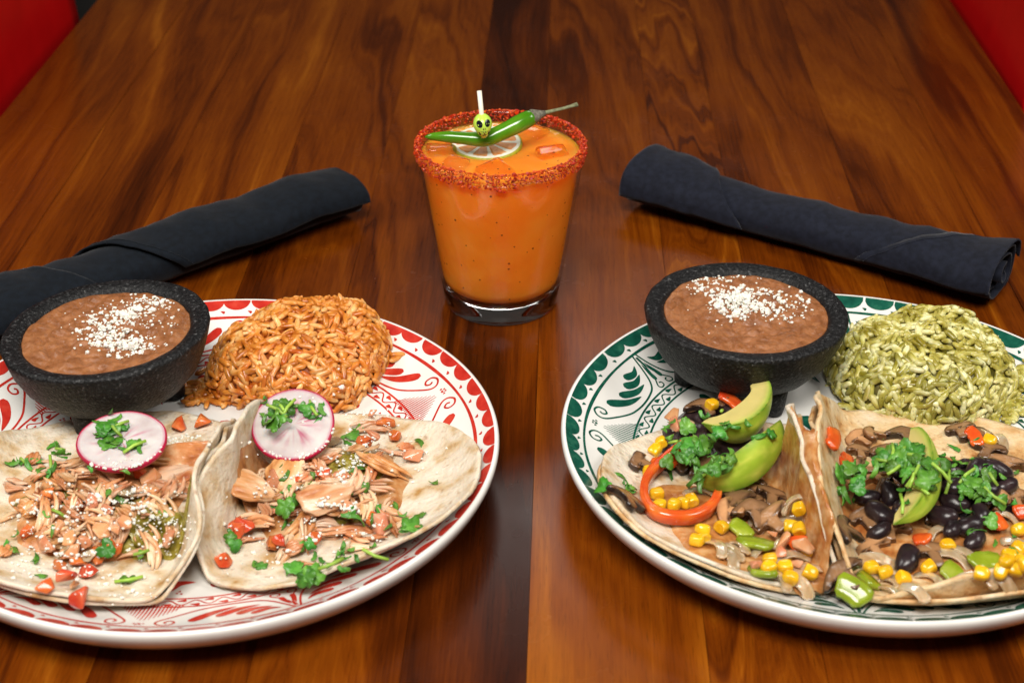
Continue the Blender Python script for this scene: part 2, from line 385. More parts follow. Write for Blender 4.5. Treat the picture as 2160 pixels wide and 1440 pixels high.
MAT['bead'] = M('lime_green_plastic', [(0, (.50, .74, .09))], rough=.2, spec=.5, sss=.2, sssr=.1)
MAT['black'] = M('black_paint', [(.3, (.004, .004, .006)), (.7, (.015, .015, .022))], scale=8, rough=.2)
MAT['stick'] = M('cream_plastic', [(0, (.78, .74, .62))], rough=.35)


def liquid_material():
    m = M('orange_cocktail', [(.3, (.90, .215, .012)), (.55, (.94, .26, .020)), (.8, (.95, .33, .05))], scale=.35, rough=.1, sss=.9, sssr=2.2, coat=.2)
    m.node_tree.nodes['Principled BSDF'].inputs['Subsurface Radius'].default_value = (1, .5, .12)
    nt = m.node_tree; N = nt.nodes; L = nt.links; b = N['Principled BSDF']
    src = b.inputs['Base Color'].links[0].from_socket
    tc = N.new('ShaderNodeTexCoord'); rn = N.new('ShaderNodeTexNoise'); rn.inputs['Scale'].default_value = 110; L.new(tc.outputs['Object'], rn.inputs['Vector'])
    bp = N.new('ShaderNodeBump'); bp.inputs['Strength'].default_value = .35; bp.inputs['Distance'].default_value = .12 * U; L.new(rn.outputs['Fac'], bp.inputs['Height']); L.new(bp.outputs[0], b.inputs['Normal'])
    v = N.new('ShaderNodeTexVoronoi'); v.inputs['Scale'].default_value = 300; L.new(tc.outputs['Object'], v.inputs['Vector'])
    wn = N.new('ShaderNodeSeparateColor'); L.new(v.outputs['Color'], wn.inputs[0])
    gt = N.new('ShaderNodeMath'); gt.operation = 'GREATER_THAN'; gt.inputs[1].default_value = .55; L.new(wn.outputs[0], gt.inputs[0])
    rad = N.new('ShaderNodeMath'); rad.operation = 'MULTIPLY'; rad.inputs[1].default_value = .21; L.new(wn.outputs[1], rad.inputs[0])
    lt = N.new('ShaderNodeMath'); lt.operation = 'LESS_THAN'; L.new(v.outputs['Distance'], lt.inputs[0]); L.new(rad.outputs[0], lt.inputs[1])
    f = N.new('ShaderNodeMath'); f.operation = 'MULTIPLY'; L.new(gt.outputs[0], f.inputs[0]); L.new(lt.outputs[0], f.inputs[1])
    mx = N.new('ShaderNodeMix'); mx.data_type = 'RGBA'; L.new(f.outputs[0], mx.inputs[0]); L.new(src, mx.inputs[6]); mx.inputs[7].default_value = (.22, .03, .003, 1)
    L.new(mx.outputs[2], b.inputs['Base Color'])
    return m


def cloth_material(name, base):
    m = M(name, [(.35, tuple(c * .75 for c in base)), (.65, tuple(c * 1.35 for c in base))], scale=2.5, detail=6, rough=.85, spec=.2, sheen=.12)
    nt = m.node_tree; N = nt.nodes; L = nt.links; b = N['Principled BSDF']
    tc = N.new('ShaderNodeTexCoord'); mp = N.new('ShaderNodeMapping'); mp.inputs['Scale'].default_value = (1100, 1100, 1100); mp.inputs['Rotation'].default_value = (.3, .5, .7); L.new(tc.outputs['Object'], mp.inputs[0])
    t = N.new('ShaderNodeTexNoise'); t.inputs['Scale'].default_value = 1.4; t.inputs['Detail'].default_value = 2; L.new(mp.outputs[0], t.inputs['Vector'])
    bp = N.new('ShaderNodeBump'); bp.inputs['Strength'].default_value = .5; bp.inputs['Distance'].default_value = .03 * U; L.new(t.outputs['Fac'], bp.inputs['Height'])
    L.new(bp.outputs[0], b.inputs['Normal'])
    return m


MAT['liquid'] = liquid_material()
MAT['cloth_l'] = cloth_material('black_cloth', (.0032, .0054, .0092))
MAT['cloth_r'] = cloth_material('charcoal_cloth', (.0080, .0096, .0175))

# ------------------------------------------------------------------ table, floor, chairs
fl = world_obj('floor', [(-400, -200, -75), (400, -200, -75), (400, 700, -75), (-400, 700, -75)], [(0, 1, 2, 3)], MAT['floor']); fl['kind'] = 'structure'
EDGE_L, EDGE_R, Y0, Y1, TH = -41.6, 34.7, 8.0, 235.0, 3.6
seams = [EDGE_L, -33.4, -26.6, -18.9, -12.4, -6.15, -1.0, 6.5, 11.3, 19.6, 27.0, EDGE_R]
# per plank: tone, figure, seed
plank_look = [(.64, .12, .11), (.47, .30, .23), (.53, .18, .37), (.43, .42, .46), (.55, .55, .05), (.02, .15, .63), (.57, .35, .74), (.55, 2.4, .88), (.47, .30, .93), (.52, .35, .52), (.42, .10, .29)]


def box(x0, x1, y0, y1, z0, z1, bev=0.05):
    bm = bmesh.new(); bmesh.ops.create_cube(bm, size=1)
    for v in bm.verts: v.co = Vector(((x0 + x1) / 2 + v.co.x * (x1 - x0), (y0 + y1) / 2 + v.co.y * (y1 - y0), (z0 + z1) / 2 + v.co.z * (z1 - z0)))
    if bev: bmesh.ops.bevel(bm, geom=list(bm.edges), offset=bev, segments=2, affect='EDGES')
    V = np.array([tuple(v.co) for v in bm.verts]); bm.verts.index_update(); F = [tuple(v.index for v in f.verts) for f in bm.faces]; bm.free()
    return V, F


V, F = box(EDGE_L + 1, EDGE_R - 1, Y0 + 1, Y1 - 1, -TH - 1.5, -TH + .002, 0)
table = world_obj('table_top', V, F, MAT['under'], smooth=False, base=np.array([0, 60, 0])); table['kind'] = 'structure'
table['label'] = 'walnut table top of long glued planks'
for i in range(len(seams) - 1):
    V, F = box(seams[i] + .008, seams[i + 1] - .008, Y0, Y1, -TH, 0, .012 if 0 < i < len(seams) - 2 else .05)
    b0 = np.array([(seams[i] + seams[i + 1]) / 2, 60, 0])
    p = link('plank', mesh('plank', V - b0, F, MAT['wood'], False), table, loc=b0)
    p.color = (*plank_look[i], 1)
for lx in (EDGE_L + 6, EDGE_R - 6):
    for ly in (Y0 + 8, Y1 - 8):
        V, F = box(lx - 3, lx + 3, ly - 3, ly + 3, -75, -TH - 1.5); world_obj('leg', V, F, MAT['under'], table)


def red_chair(x, yc, side, label):
    """moulded side chair whose back shell stands close to the table's edge"""
    ch = empty('red_chair', (x, yc, -75), label, 'chair', 'red chairs along the table')
    n = 24; V = []
    for i in range(n):                       # along y
        a = -1 + 2 * i / (n - 1)
        for j in range(16):                  # up
            b = j / 15
            halfw = 21.0 * (1 - .18 * b ** 3) * (1 if b < .82 else math.sqrt(max(0.02, 1 - ((b - .82) / .19) ** 2)) * .45 + .55)
            V.append((x + side * (2.6 * b - .8 * a * a), yc + a * halfw, -30 + 44 * b))
    V2, F2 = solid(V, grid_faces(n, 16), 1.6)
    world_obj('backrest', V2, F2, MAT['red'], ch)
    V = []
    for i in range(16):
        a = -1 + 2 * i / 15
        for j in range(16):
            b = j / 15
            V.append((x + side * (3.0 - 38 * b) * 1.0, yc + a * 20 * (1 - .25 * (b - .3) ** 2), -30 + 1.2 * a * a - 1.5 * b))
    V2, F2 = solid(V, grid_faces(16, 16), 2.0)
    world_obj('seat', V2, F2, MAT['red'], ch)
    for sx in (-5, -33):
        for sy in (-16, 16):
            V, F = tube([(x + side * sx, yc + sy, -33), (x + side * (sx * 1.0), yc + sy * 1.1, -75)], [1.2, 1.0], 12)
            world_obj('leg', V, F, MAT['chrome'], ch)


red_chair(-42.9, 115.5, -1, 'red vinyl chair drawn up to the lighter orange edge plank of the table')
red_chair(35.8, 131.5, 1, 'red vinyl chair drawn up to the dark striped edge plank of the table')

# ------------------------------------------------------------------ plates
PR = 14.25
CL = np.array([-16.6, 61.17]); CR = np.array([14.26, 62.87])


def zp(r):
    r = np.asarray(r, float)
    return 0.75 + 1.85 * np.clip((r - 7.6) / 6.15, 0, None) ** 2.1


def plate(C, mat, label, apex, red):
    pl = empty('dinner_plate', (C[0], C[1], 0), label, 'plate')
    prof = [(0.001, .75)] + [(r, float(zp(r))) for r in np.linspace(1, 13.75, 44)] + [(13.85, 2.63), (13.94, 2.57), (13.98, 2.44), (13.94, 2.2), (13.75, 1.8), (13.3, 1.3), (12.3, .75), (10.4, .3), (9.2, .15), (9.0, 0.0), (8.5, 0.0), (8.3, .2), (4, .32), (.001, .32)]
    V, F = lathe(prof, 160)
    link('plate_body', mesh('plate_body', V, F, MAT['china']), pl, loc=(C[0], C[1], 0))

    groups = {'painted_border': [], 'painted_ring': [], 'painted_motif': []}

    def ribbon(grp, A, B):
        A = np.array(A); B = np.array(B); n = len(A); m = 3
        V = []
        for k in range(m):
            q = A + (B - A) * k / (m - 1)
            r = np.hypot(q[:, 0], q[:, 1]); V.append(np.c_[q, zp(r) + .012])
        V = np.concatenate(V); F = []
        for k in range(m - 1):
            for i in range(n - 1): F.append((k * n + i, k * n + i + 1, (k + 1) * n + i + 1, (k + 1) * n + i))
        # make every face point up
        a, b, c = V[F[0][0]], V[F[0][1]], V[F[0][2]]
        if np.cross(b - a, c - a)[2] < 0: F = [f[::-1] for f in F]
        groups[grp].append((V, F))

    def xy(u, r):
        a = math.radians(u); r *= .979; return (r * math.cos(a), r * math.sin(a))

    def smooth(P, n=8):
        P = [np.array(p, float) for p in P]; out = []
        for i in range(len(P) - 1):
            p0, p1, p2, p3 = P[max(i - 1, 0)], P[i], P[i + 1], P[min(i + 2, len(P) - 1)]
            for k in range(n):
                t = k / n; out.append(.5 * ((2 * p1) + (p2 - p0) * t + (2 * p0 - 5 * p1 + 4 * p2 - p3) * t * t + (3 * p1 - p0 - 3 * p2 + p3) * t ** 3))
        out.append(P[-1]); return np.array(out)

    def stroke(grp, P, w):
        P = np.array(P); T = np.gradient(P, axis=0); T /= np.maximum(np.linalg.norm(T, axis=1), 1e-9)[:, None]
        Nn = np.c_[-T[:, 1], T[:, 0]]; w = np.broadcast_to(np.asarray(w, float) * (1.4 if np.max(w) < .12 else 1.15), (len(P),))
        ribbon(grp, P - Nn * w[:, None] / 2, P + Nn * w[:, None] / 2)

    def drop(P, wmax):
        P = smooth(P); t = np.linspace(0, 1, len(P))
        w = wmax * np.sqrt(np.clip(1 - (1 - np.minimum(t / .22, 1)) ** 2, 0.003, 1)) * np.clip(1.02 - np.clip((t - .22) / .78, 0, 1) ** 1.4, 0.02, 1)
        stroke('painted_motif', P, w)

    pr = random.Random(int(apex * 10))
    ns = 56
    for k in range(ns):
        u0 = apex + (k - .5) * 360 / ns + pr.uniform(-.5, .5); wd = 360 / ns * (.97 if red else 1.0)
        us = np.linspace(u0 - wd / 2, u0 + wd / 2, 15); q = (us - u0) / (wd / 2)
        dep = .52 * pr.uniform(.9, 1.1)
        inner = 14.02 - dep * np.sqrt(np.clip(1 - (q * .985) ** 2, 0, 1)) - (0.0 if red else .10)
        outer = 14.04 + 0 * q
        ribbon('painted_border', [xy(u, r) for u, r in zip(us, inner)], [xy(u, r) for u, r in zip(us, outer)])
        du = u0 + 180 / ns
        drop([xy(du - .45, 13.37 - .03), xy(du, 13.40), xy(du + .55, 13.45)], .11)
    us = np.linspace(0, 360, 361); stroke('painted_ring', [xy(u, 13.1 + .03 * math.sin(u * .11)) for u in us], .10 + .02 * np.sin(us * .2))
    us = np.linspace(0, 360, 361); stroke('painted_ring', [xy(u, 10.68) for u in us], .075)
    stroke('painted_ring', [xy(u, 9.92) for u in us], .075)
    us = np.linspace(0, 360, 1441); stroke('painted_ring', [xy(u, 10.3 + .20 * math.sin(math.radians(u * 54))) for u in us], .055)
    for k in range(54):
        for s in (0, .5):
            u = (k + .25 + s) * 360 / 54; r = 10.3 + (-.19 if s == 0 else .19)
            drop([xy(u + 1.1, r), xy(u, r), xy(u - 1.3, r + (.05 if s == 0 else -.05))], .2)
    for rep in range(6):
        for sgn in (1, -1):
            ax = apex + rep * 60
            g = lambda u, r: xy(ax + sgn * u, r)
            lens = [(0.6, 13.05), (1.6, 12.3), (3.2, 11.6), (5.5, 11.15), (9, 10.95), (13, 10.9), (16.5, 10.98), (20, 11.2), (24, 11.75), (26.6, 12.25), (26.8, 12.62), (25.3, 12.85), (23.7, 12.72), (23.4, 12.4), (24.4, 12.25), (25.2, 12.42), (24.9, 12.58)]
            stroke('painted_motif', smooth([g(*p) for p in lens]), .075)
            for a, b, c, w in (((8.6, 12.5), (5.0, 12.32), (2.7, 12.62), .36), ((11.3, 12.22), (7.5, 11.92), (3.9, 12.12), .40), ((15.4, 12.12), (10.5, 11.6), (5.9, 11.58), .40), ((20.6, 12.45), (16, 11.6), (10.8, 11.24), .44)):
                drop([g(*a), g(*b), g(*c)], w)
            # fan of small drops and a curl inside the apex
            drop([g(1.3, 11.35), g(1.0, 11.9), g(.55, 12.5)], .22)
            stroke('painted_motif', smooth([g(0.2, 12.9), g(.25, 12.2), g(1.3, 11.5), g(3.0, 11.05), g(2.6, 10.85), g(1.2, 10.9), g(1.0, 11.1), g(1.8, 11.15)]), .06)
            # hatching between the two curls
            for k in range(9):
                du = .45 + k * .88; top = 10.95 + 1.35 * max(0.02, 1 - du / 7.4)
                if du > 7.3: top = 10.82
                uu = 30 - du
                stroke('painted_motif', [g(uu + .05 * du, 10.5), g(uu + .08 * du, (10.5 + top) / 2), g(uu + .13 * du, top)], [.05, .055, .02])
            for dx, dr in ((.35, 12.75), (.9, 12.62), (0.15, 12.6)):
                drop([g(30 - dx - .2, dr - .03), g(30 - dx, dr), g(30 - dx + .25, dr + .05)], .1)
            drop([g(29, 9.3), g(26, 8.7), g(21, 8.6)], .45); drop([g(16, 9.1), g(13, 8.4), g(10, 7.6)], .42)
            drop([g(4, 9.2), g(3.6, 8.2), g(3.0, 7.0)], .38)
            for dx, dr in ((24, 9.5), (25.2, 9.45), (24.6, 9.3)): drop([g(dx, dr), g(dx + .3, dr), g(dx + .8, dr)], .13)
    for k in range(16):
        u = k * 22.5; drop([xy(u, 4.6), xy(u, 3.6), xy(u, 2.2)], .7)
    for nm, parts in groups.items():
        V, F = join(parts)
        o = link(nm, mesh(nm, V, F, mat), pl, loc=(C[0], C[1], 0)); o['kind'] = 'stuff'
    return pl


plate(CL, MAT['redglaze'], 'white round plate painted with red scallops and swirls under the chicken tacos', 58.5, True)
plate(CR, MAT['greenglaze'], 'white round plate painted with green scallops and swirls under the vegetable tacos', 142.8, False)


class HeightMap:
    """how high things already lie on a plate, so that the next piece rests on them"""
    def __init__(s, C, half=16.0, res=0.1):
        s.C = C; s.h = half; s.r = res; s.n = int(2 * half / res) + 1
        g = np.linspace(-half, half, s.n); s.X, s.Y = np.meshgrid(g + C[0], g + C[1], indexing='ij')
        R = np.hypot(s.X - C[0], s.Y - C[1]); s.Z = np.where(R < 13.95, zp(np.minimum(R, 13.75)), 0.0)

    def ij(s, x, y):
        return (int(np.clip(round((x - s.C[0] + s.h) / s.r), 0, s.n - 1)), int(np.clip(round((y - s.C[1] + s.h) / s.r), 0, s.n - 1)))

    def get(s, x, y):
        return float(s.Z[s.ij(x, y)])

    def splat(s, V, k=1):
        for v in V:
            i, j = s.ij(v[0], v[1]); sl = s.Z[max(i - k, 0):i + k + 1, max(j - k, 0):j + k + 1]; np.maximum(sl, v[2], out=sl)

    def smooth(s, n=1):
        for _ in range(n):
            Z = s.Z; A = np.pad(Z, 1, mode='edge'); s.Z = (A[:-2, 1:-1] + A[2:, 1:-1] + A[1:-1, :-2] + A[1:-1, 2:] + 2 * Z) / 6

    def hit(s, px, py):
        d = ray(px, py); z = 6.5
        while z > .3:
            p = EYE + d * ((z - CAMH) / d[2])
            if s.get(p[0], p[1]) >= z: return p
            z -= .04
        return p

    def rest(s, x, y, r, q=65, maxs=.7):
        i, j = s.ij(x, y); k = max(1, int(r / s.r)); a, b, c, d = max(i - k, 0), min(i + k + 1, s.n), max(j - k, 0), min(j + k + 1, s.n)
        X = s.X[a:b, c:d].ravel() - x; Y = s.Y[a:b, c:d].ravel() - y; Z = s.Z[a:b, c:d].ravel()
        m = X * X + Y * Y <= r * r * 1.05; A = np.c_[X[m], Y[m], np.ones(m.sum())]
        if m.sum() < 4: return s.get(x, y), Vector((0, 0, 1))
        w = np.linalg.lstsq(A, Z[m], rcond=None)[0]; gx, gy = w[0], w[1]; sl = math.hypot(gx, gy)
        if sl > maxs: gx, gy = gx * maxs / sl, gy * maxs / sl
        z = np.percentile(Z[m] - gx * X[m] - gy * Y[m], q)
        return float(z), Vector((-gx, -gy, 1)).normalized()

    def add(s, x, y, r, top, n=None):
        d2 = ((s.X - x) ** 2 + (s.Y - y) ** 2) / (r * r); m = d2 < 1
        base = top * np.sqrt(np.clip(1 - d2[m], 0, 1)) ** .5
        s.Z[m] = np.maximum(s.Z[m], s._z + base)

    def add_piece(s, x, y, r, z, t):
        d2 = ((s.X - x) ** 2 + (s.Y - y) ** 2) / (r * r); m = d2 < 1
        s.Z[m] = np.maximum(s.Z[m], z + t * np.clip(1 - d2[m], 0, 1) ** .35)


HL = HeightMap(CL); HR = HeightMap(CR)


def orient(pos, n, yaw):
    q = Vector((0, 0, 1)).rotation_difference(Vector(n)); Mx = q.to_matrix().to_4x4() @ Matrix.Rotation(yaw, 4, 'Z')
    Mx.translation = Vector(pos); return Mx


def lay(name, me, hm, x, y, r, t, label, cat, group, yaw=None, lift=0.0, q=65, n=None, fill=.8, maxs=.7, mat_r=None, steep=9):
    """rest one piece on what already lies there; its mesh is centred, t thick"""
    z, nn = hm.rest(x, y, r, q, maxs)
    if steep < 9:
        i, j = hm.ij(x, y); k = max(2, int(r / hm.r)); Zl = hm.Z[i - k:i + k + 1, j - k:j + k + 1]
        if Zl.size == 0 or Zl.max() - Zl.min() > steep * 2 * r: return None
    if n is not None: nn = n
    if yaw is None: yaw = rnd.uniform(0, 2 * math.pi)
    o = link(name, me, None, orient(Vector((x, y, z)) + nn * (t * .5 + lift), nn, yaw))
    tag(o, label, cat, group)
    hm.add_piece(x, y, mat_r or r, z, t * fill)
    return o


# ------------------------------------------------------------------ bean bowls
def bowl(cx, cy, rim, base_z, legs, tilt, label, blabel, clabel, hm, seed, peaks, cheese):
    bw = empty('stone_bowl', (cx, cy, base_z), label, 'bowl')
    b = base_z
    prof = [(.001, b + .55), (1.6, b + .58), (2.8, b + .9), (3.75, b + 1.5), (4.45, b + 2.35), (4.85, b + 3.2), (5.08, rim - .5), (5.16, rim - .16), (5.12, rim - .04), (5.0, rim + .02), (4.65, rim - .01), (4.34, rim - .09), (4.2, rim - .2), (4.1, rim - .45), (3.8, rim - 1.2), (3.0, rim - 2.2), (1.5, rim - 2.7), (.001, rim - 2.8)]
    V, F = lathe(prof, 120)
    for v in V:
        d = nz(v[0] * .9 + seed, v[1] * .9, v[2] * .9, 3) * .05 + nz(v[0] * .25 + seed, v[1] * .25, 0) * .06
        r = math.hypot(v[0], v[1])
        if r > 1e-2: v[0] *= 1 + d / max(r, 1); v[1] *= 1 + d / max(r, 1)
    V[:, 2] += (V[:, 2] - b) / max(rim - b, 1) * (-V[:, 0] * tilt[0] - V[:, 1] * tilt[1])
    V += [cx, cy, 0]
    world_obj('bowl_body', V, F, MAT['stone'], bw, base=np.array([cx, cy, b]))
    for a in legs:
        dx, dy = math.cos(math.radians(a)), math.sin(math.radians(a)); foot = (cx + 3.0 * dx, cy + 3.0 * dy)
        z = hm.get(*foot)
        V, F = tube([(cx + 2.6 * dx, cy + 2.6 * dy, b + 1.5), (cx + 2.75 * dx, cy + 2.75 * dy, b + .8), (cx + 2.95 * dx, cy + 2.95 * dy, z + .3), (cx + 3.0 * dx, cy + 3.0 * dy, z + .07), (foot[0], foot[1], z + .005)], [.95, .76, .55, .44, .3], 18)
        world_obj('leg', V, F, MAT['stone'], bw)
    # the beans
    nr, nt_ = 60, 150; V = []
    top = rim - .34
    for i in range(nr):
        r = 4.16 * (i + .02) / (nr - 1)
        for k in range(nt_):
            a = 2 * math.pi * k / nt_; x, y = r * math.cos(a), r * math.sin(a)
            e = min(1, (4.2 - r) / .5)
            z = nz(x * .8 + seed, y * .8, seed, 3) * .10 + nz(x * 2.2 + seed, y * 2.6, 1.0, 3) * .13 * e
            rg = 1 - abs(nz(x * 1.1 + seed * 3, y * 1.9, 4.0, 2)) * 2.0
            z += .14 * max(0, rg) * e
            for qx, qy, s, hgt in peaks: z += hgt * math.exp(-((x - qx) ** 2 + (y - qy) ** 2) / (s * s))
            z += .06 * (r / 4.2) ** 6 * (1 + nz(a * 1.5, seed, 0) * 2)
            V.append((cx + x, cy + y, top + z - x * tilt[0] - y * tilt[1]))
    V = np.array(V); F = grid_faces(nr, nt_, False, True)
    n0 = len(V); V = np.vstack([V, V[-nt_:] * 1.0 - [0, 0, .9]])
    V[n0:, :2] = (V[n0:, :2] - [cx, cy]) * .93 + [cx, cy]
    F += [((nr - 1) * nt_ + k, n0 + k, n0 + (k + 1) % nt_, (nr - 1) * nt_ + (k + 1) % nt_) for k in range(nt_)]
    F.append(tuple(range(nt_)))
    surf = V[:n0].copy()
    o = world_obj('refried_beans', V, F, MAT['beans']); tag(o, blabel, 'beans')

    def hz(x, y):
        r = math.hypot(x - cx, y - cy); i = int(min(nr - 1, max(0, r / 4.16 * (nr - 1)))); k = int(round(math.atan2(y - cy, x - cx) / (2 * math.pi) * nt_)) % nt_
        return surf[i * nt_ + k][2]
    # crumbled cheese: clusters given as (px, py, spread_px_x, spread_px_y, count, size)
    th = empty('crumbled_cheese', (cx, cy, top), clabel, 'cheese')
    kinds = []
    for s in range(8):
        cv, cf = ball(1, 1, .8, 1 if s < 5 else 2, .55, 1.6, s); kinds.append(mesh('crumb', cv, cf, MAT['cheese'], smooth=False))
        kinds[-1]['cv'] = 0
    crumb_geo = [ball(1, 1, .8, 1, .55, 1.6, s) for s in range(8)]
    r = random.Random(seed); small = []; big = []
    heap = {}
    for (px, py, sx, sy, cnt, size) in cheese:
        for _ in range(cnt):
            q = at(px + r.gauss(0, sx), py + r.gauss(0, sy), top)
            if math.hypot(q[0] - cx, q[1] - cy) > 3.95: continue
            s = .74 * size * math.exp(r.gauss(0, .38)); key = (int(q[0] * 4), int(q[1] * 4)); h = heap.get(key, 0)
            z = hz(q[0], q[1]) + s * .35 + min(h, .38)
            heap[key] = h + s * .35
            big.append((s, q[0], q[1], z, r.randrange(8), r.uniform(0, 6.28)))
    big.sort(reverse=True)
    for s, x, y, z, k, a in big[:70]:
        link('crumb', kinds[k], th, Matrix.Translation((x, y, z)) @ Matrix.Rotation(a, 4, 'Z') @ Matrix.Rotation(a * 2, 4, 'X') @ Matrix.Scale(s, 4))
    for s, x, y, z, k, a in big[70:]:
        v, f = crumb_geo[k]; small.append((rot(v, 'Z', math.degrees(a)) * s + [x, y, z], f))
    V, F = join(small); o = link('fine_crumbs', mesh('fine_crumbs', V - np.array([cx, cy, top]), F, MAT['cheese'], smooth=False), th, loc=(cx, cy, top)); o['kind'] = 'stuff'


# ------------------------------------------------------------------ rice mounds
def grain_mesh(seed, mat):
    r = random.Random(seed); L = r.uniform(.40, .52); w = r.uniform(.145, .175); bend = r.uniform(-.05, .05)
    n = 8; P = []; R = []
    for i in range(n):
        t = -1 + 2 * i / (n - 1); P.append((t * L, bend * (1 - t * t) + r.uniform(-.006, .006), 0)); R.append(w * max(.30, (1 - abs(t) ** 3.6) ** .5) * (1 - .10 * t))
    return tube(P, R, 8, True, .85)


def rice(cx, cy, rx, ry, h, hm, mat, core_mat, label, seed, extra=()):
    r = random.Random(seed); z0 = 0.8
    th = empty('rice_mound', (cx, cy, z0), label, 'rice')

    def dome(a, t):      # t 0 top .. 1 rim
        w = 1 + .10 * nz(math.cos(a) * 1.2 + seed, math.sin(a) * 1.2, 0)
        rr = math.sin(t * math.pi / 2) ** .9
        x, y = rx * w * rr * math.cos(a), ry * w * rr * math.sin(a)
        z = h * max(0.0, math.cos(t * math.pi / 2)) ** .75 + .38 * nz(x * .55 + seed, y * .55, 2.0, 3) + .18 * math.exp(-((t - .85) / .2) ** 2) * nz(a * 2.0, seed, 7)
        return Vector((cx + x, cy + y, 0)), z

    def pt(a, t):
        p, z = dome(a, t); return Vector((p.x, p.y, max(z, 0) * .97 + hm.get(p.x, p.y) - .02))
    V = []; nr, nt_ = 26, 72
    for i in range(nr):
        for k in range(nt_):
            p = pt(2 * math.pi * k / nt_, i / (nr - 1)); q = Vector((cx, cy, z0)); p = q + (p - q) * .99
            V.append((p.x, p.y, max(p.z - .0, hm.get(p.x, p.y) + .005)))
    F = grid_faces(nr, nt_, False, True)
    world_obj('sauce_core', V, F, core_mat, th, base=np.array([cx, cy, z0]))
    geo = [grain_mesh(seed * 50 + k, mat) for k in range(12)]; mes = [mesh('grain', v, f, mat) for v, f in geo]
    items = []
    for N, lo, hi in ((620, -.02, .05), (430, .10, .20)):
        for i in range(N):
            zz = 1 - (i + .5) / N; t = math.acos(zz) / (math.pi / 2); a = i * 2.399963 + r.uniform(-.12, .12) + lo * 9
            t = min(1.02, max(0, t + r.uniform(-.02, .02)))
            p = pt(a, t); e1 = pt(a + .05, t) - p; e2 = pt(a, min(t + .04, 1.05)) - p; n = e2.cross(e1)
            if n.length < 1e-6: n = Vector((0, 0, 1))
            n.normalize()
            if n.z < 0 and t < .9: n = -n
            p = p + n * r.uniform(lo, hi)
            d = Vector((r.gauss(0, 1), r.gauss(0, 1), r.gauss(0, 1))); d = d - n * d.dot(n) * r.uniform(.85, 1.0); d.normalize()
            items.append((p, d, n, r.randrange(12)))
    for px, py, cnt, spx, spy in extra:
        for _ in range(cnt):
            q = hm.hit(px + r.gauss(0, spx), py + r.gauss(0, spy)); a = r.uniform(0, 6.28)
            items.append((Vector((q[0], q[1], hm.get(q[0], q[1]) + .13 + r.random() * .1)), Vector((math.cos(a), math.sin(a), r.uniform(-.1, .1))), Vector((0, 0, 1)), r.randrange(12)))
    eye = Vector(EYE)

    def score(it):
        p, d, n, k = it; v = (eye - p); dist = v.length; v.normalize()
        return (n.dot(v) + .3 * (p - Vector((cx, cy, z0))).length / rx) / dist * (d.cross(v).length + .3)
    items.sort(key=score, reverse=True)
    rest_ = []
    for idx, (p, d, n, k) in enumerate(items):
        s = d.cross(n); s = s.normalized() if s.length > 1e-5 else Vector((0, 0, 1)); u = s.cross(d).normalized()
        Mx = Matrix((d, s, u)).transposed().to_4x4(); Mx.translation = p
        if idx < 300: link('grain', mes[k], th, Mx)
        else:
            A = np.array(Mx); v, f = geo[k]; rest_.append((v @ A[:3, :3].T + A[:3, 3], f))
    V, F = join(rest_); o = link('grains', mesh('grains', V - np.array([cx, cy, z0]), F, mat), th, loc=(cx, cy, z0)); o['kind'] = 'stuff'
    for i, j in [(i, j) for i in range(60) for j in range(40)]:
        p = pt(2 * math.pi * i / 60, j / 39); hm.splat([(p.x, p.y, p.z + .1)])


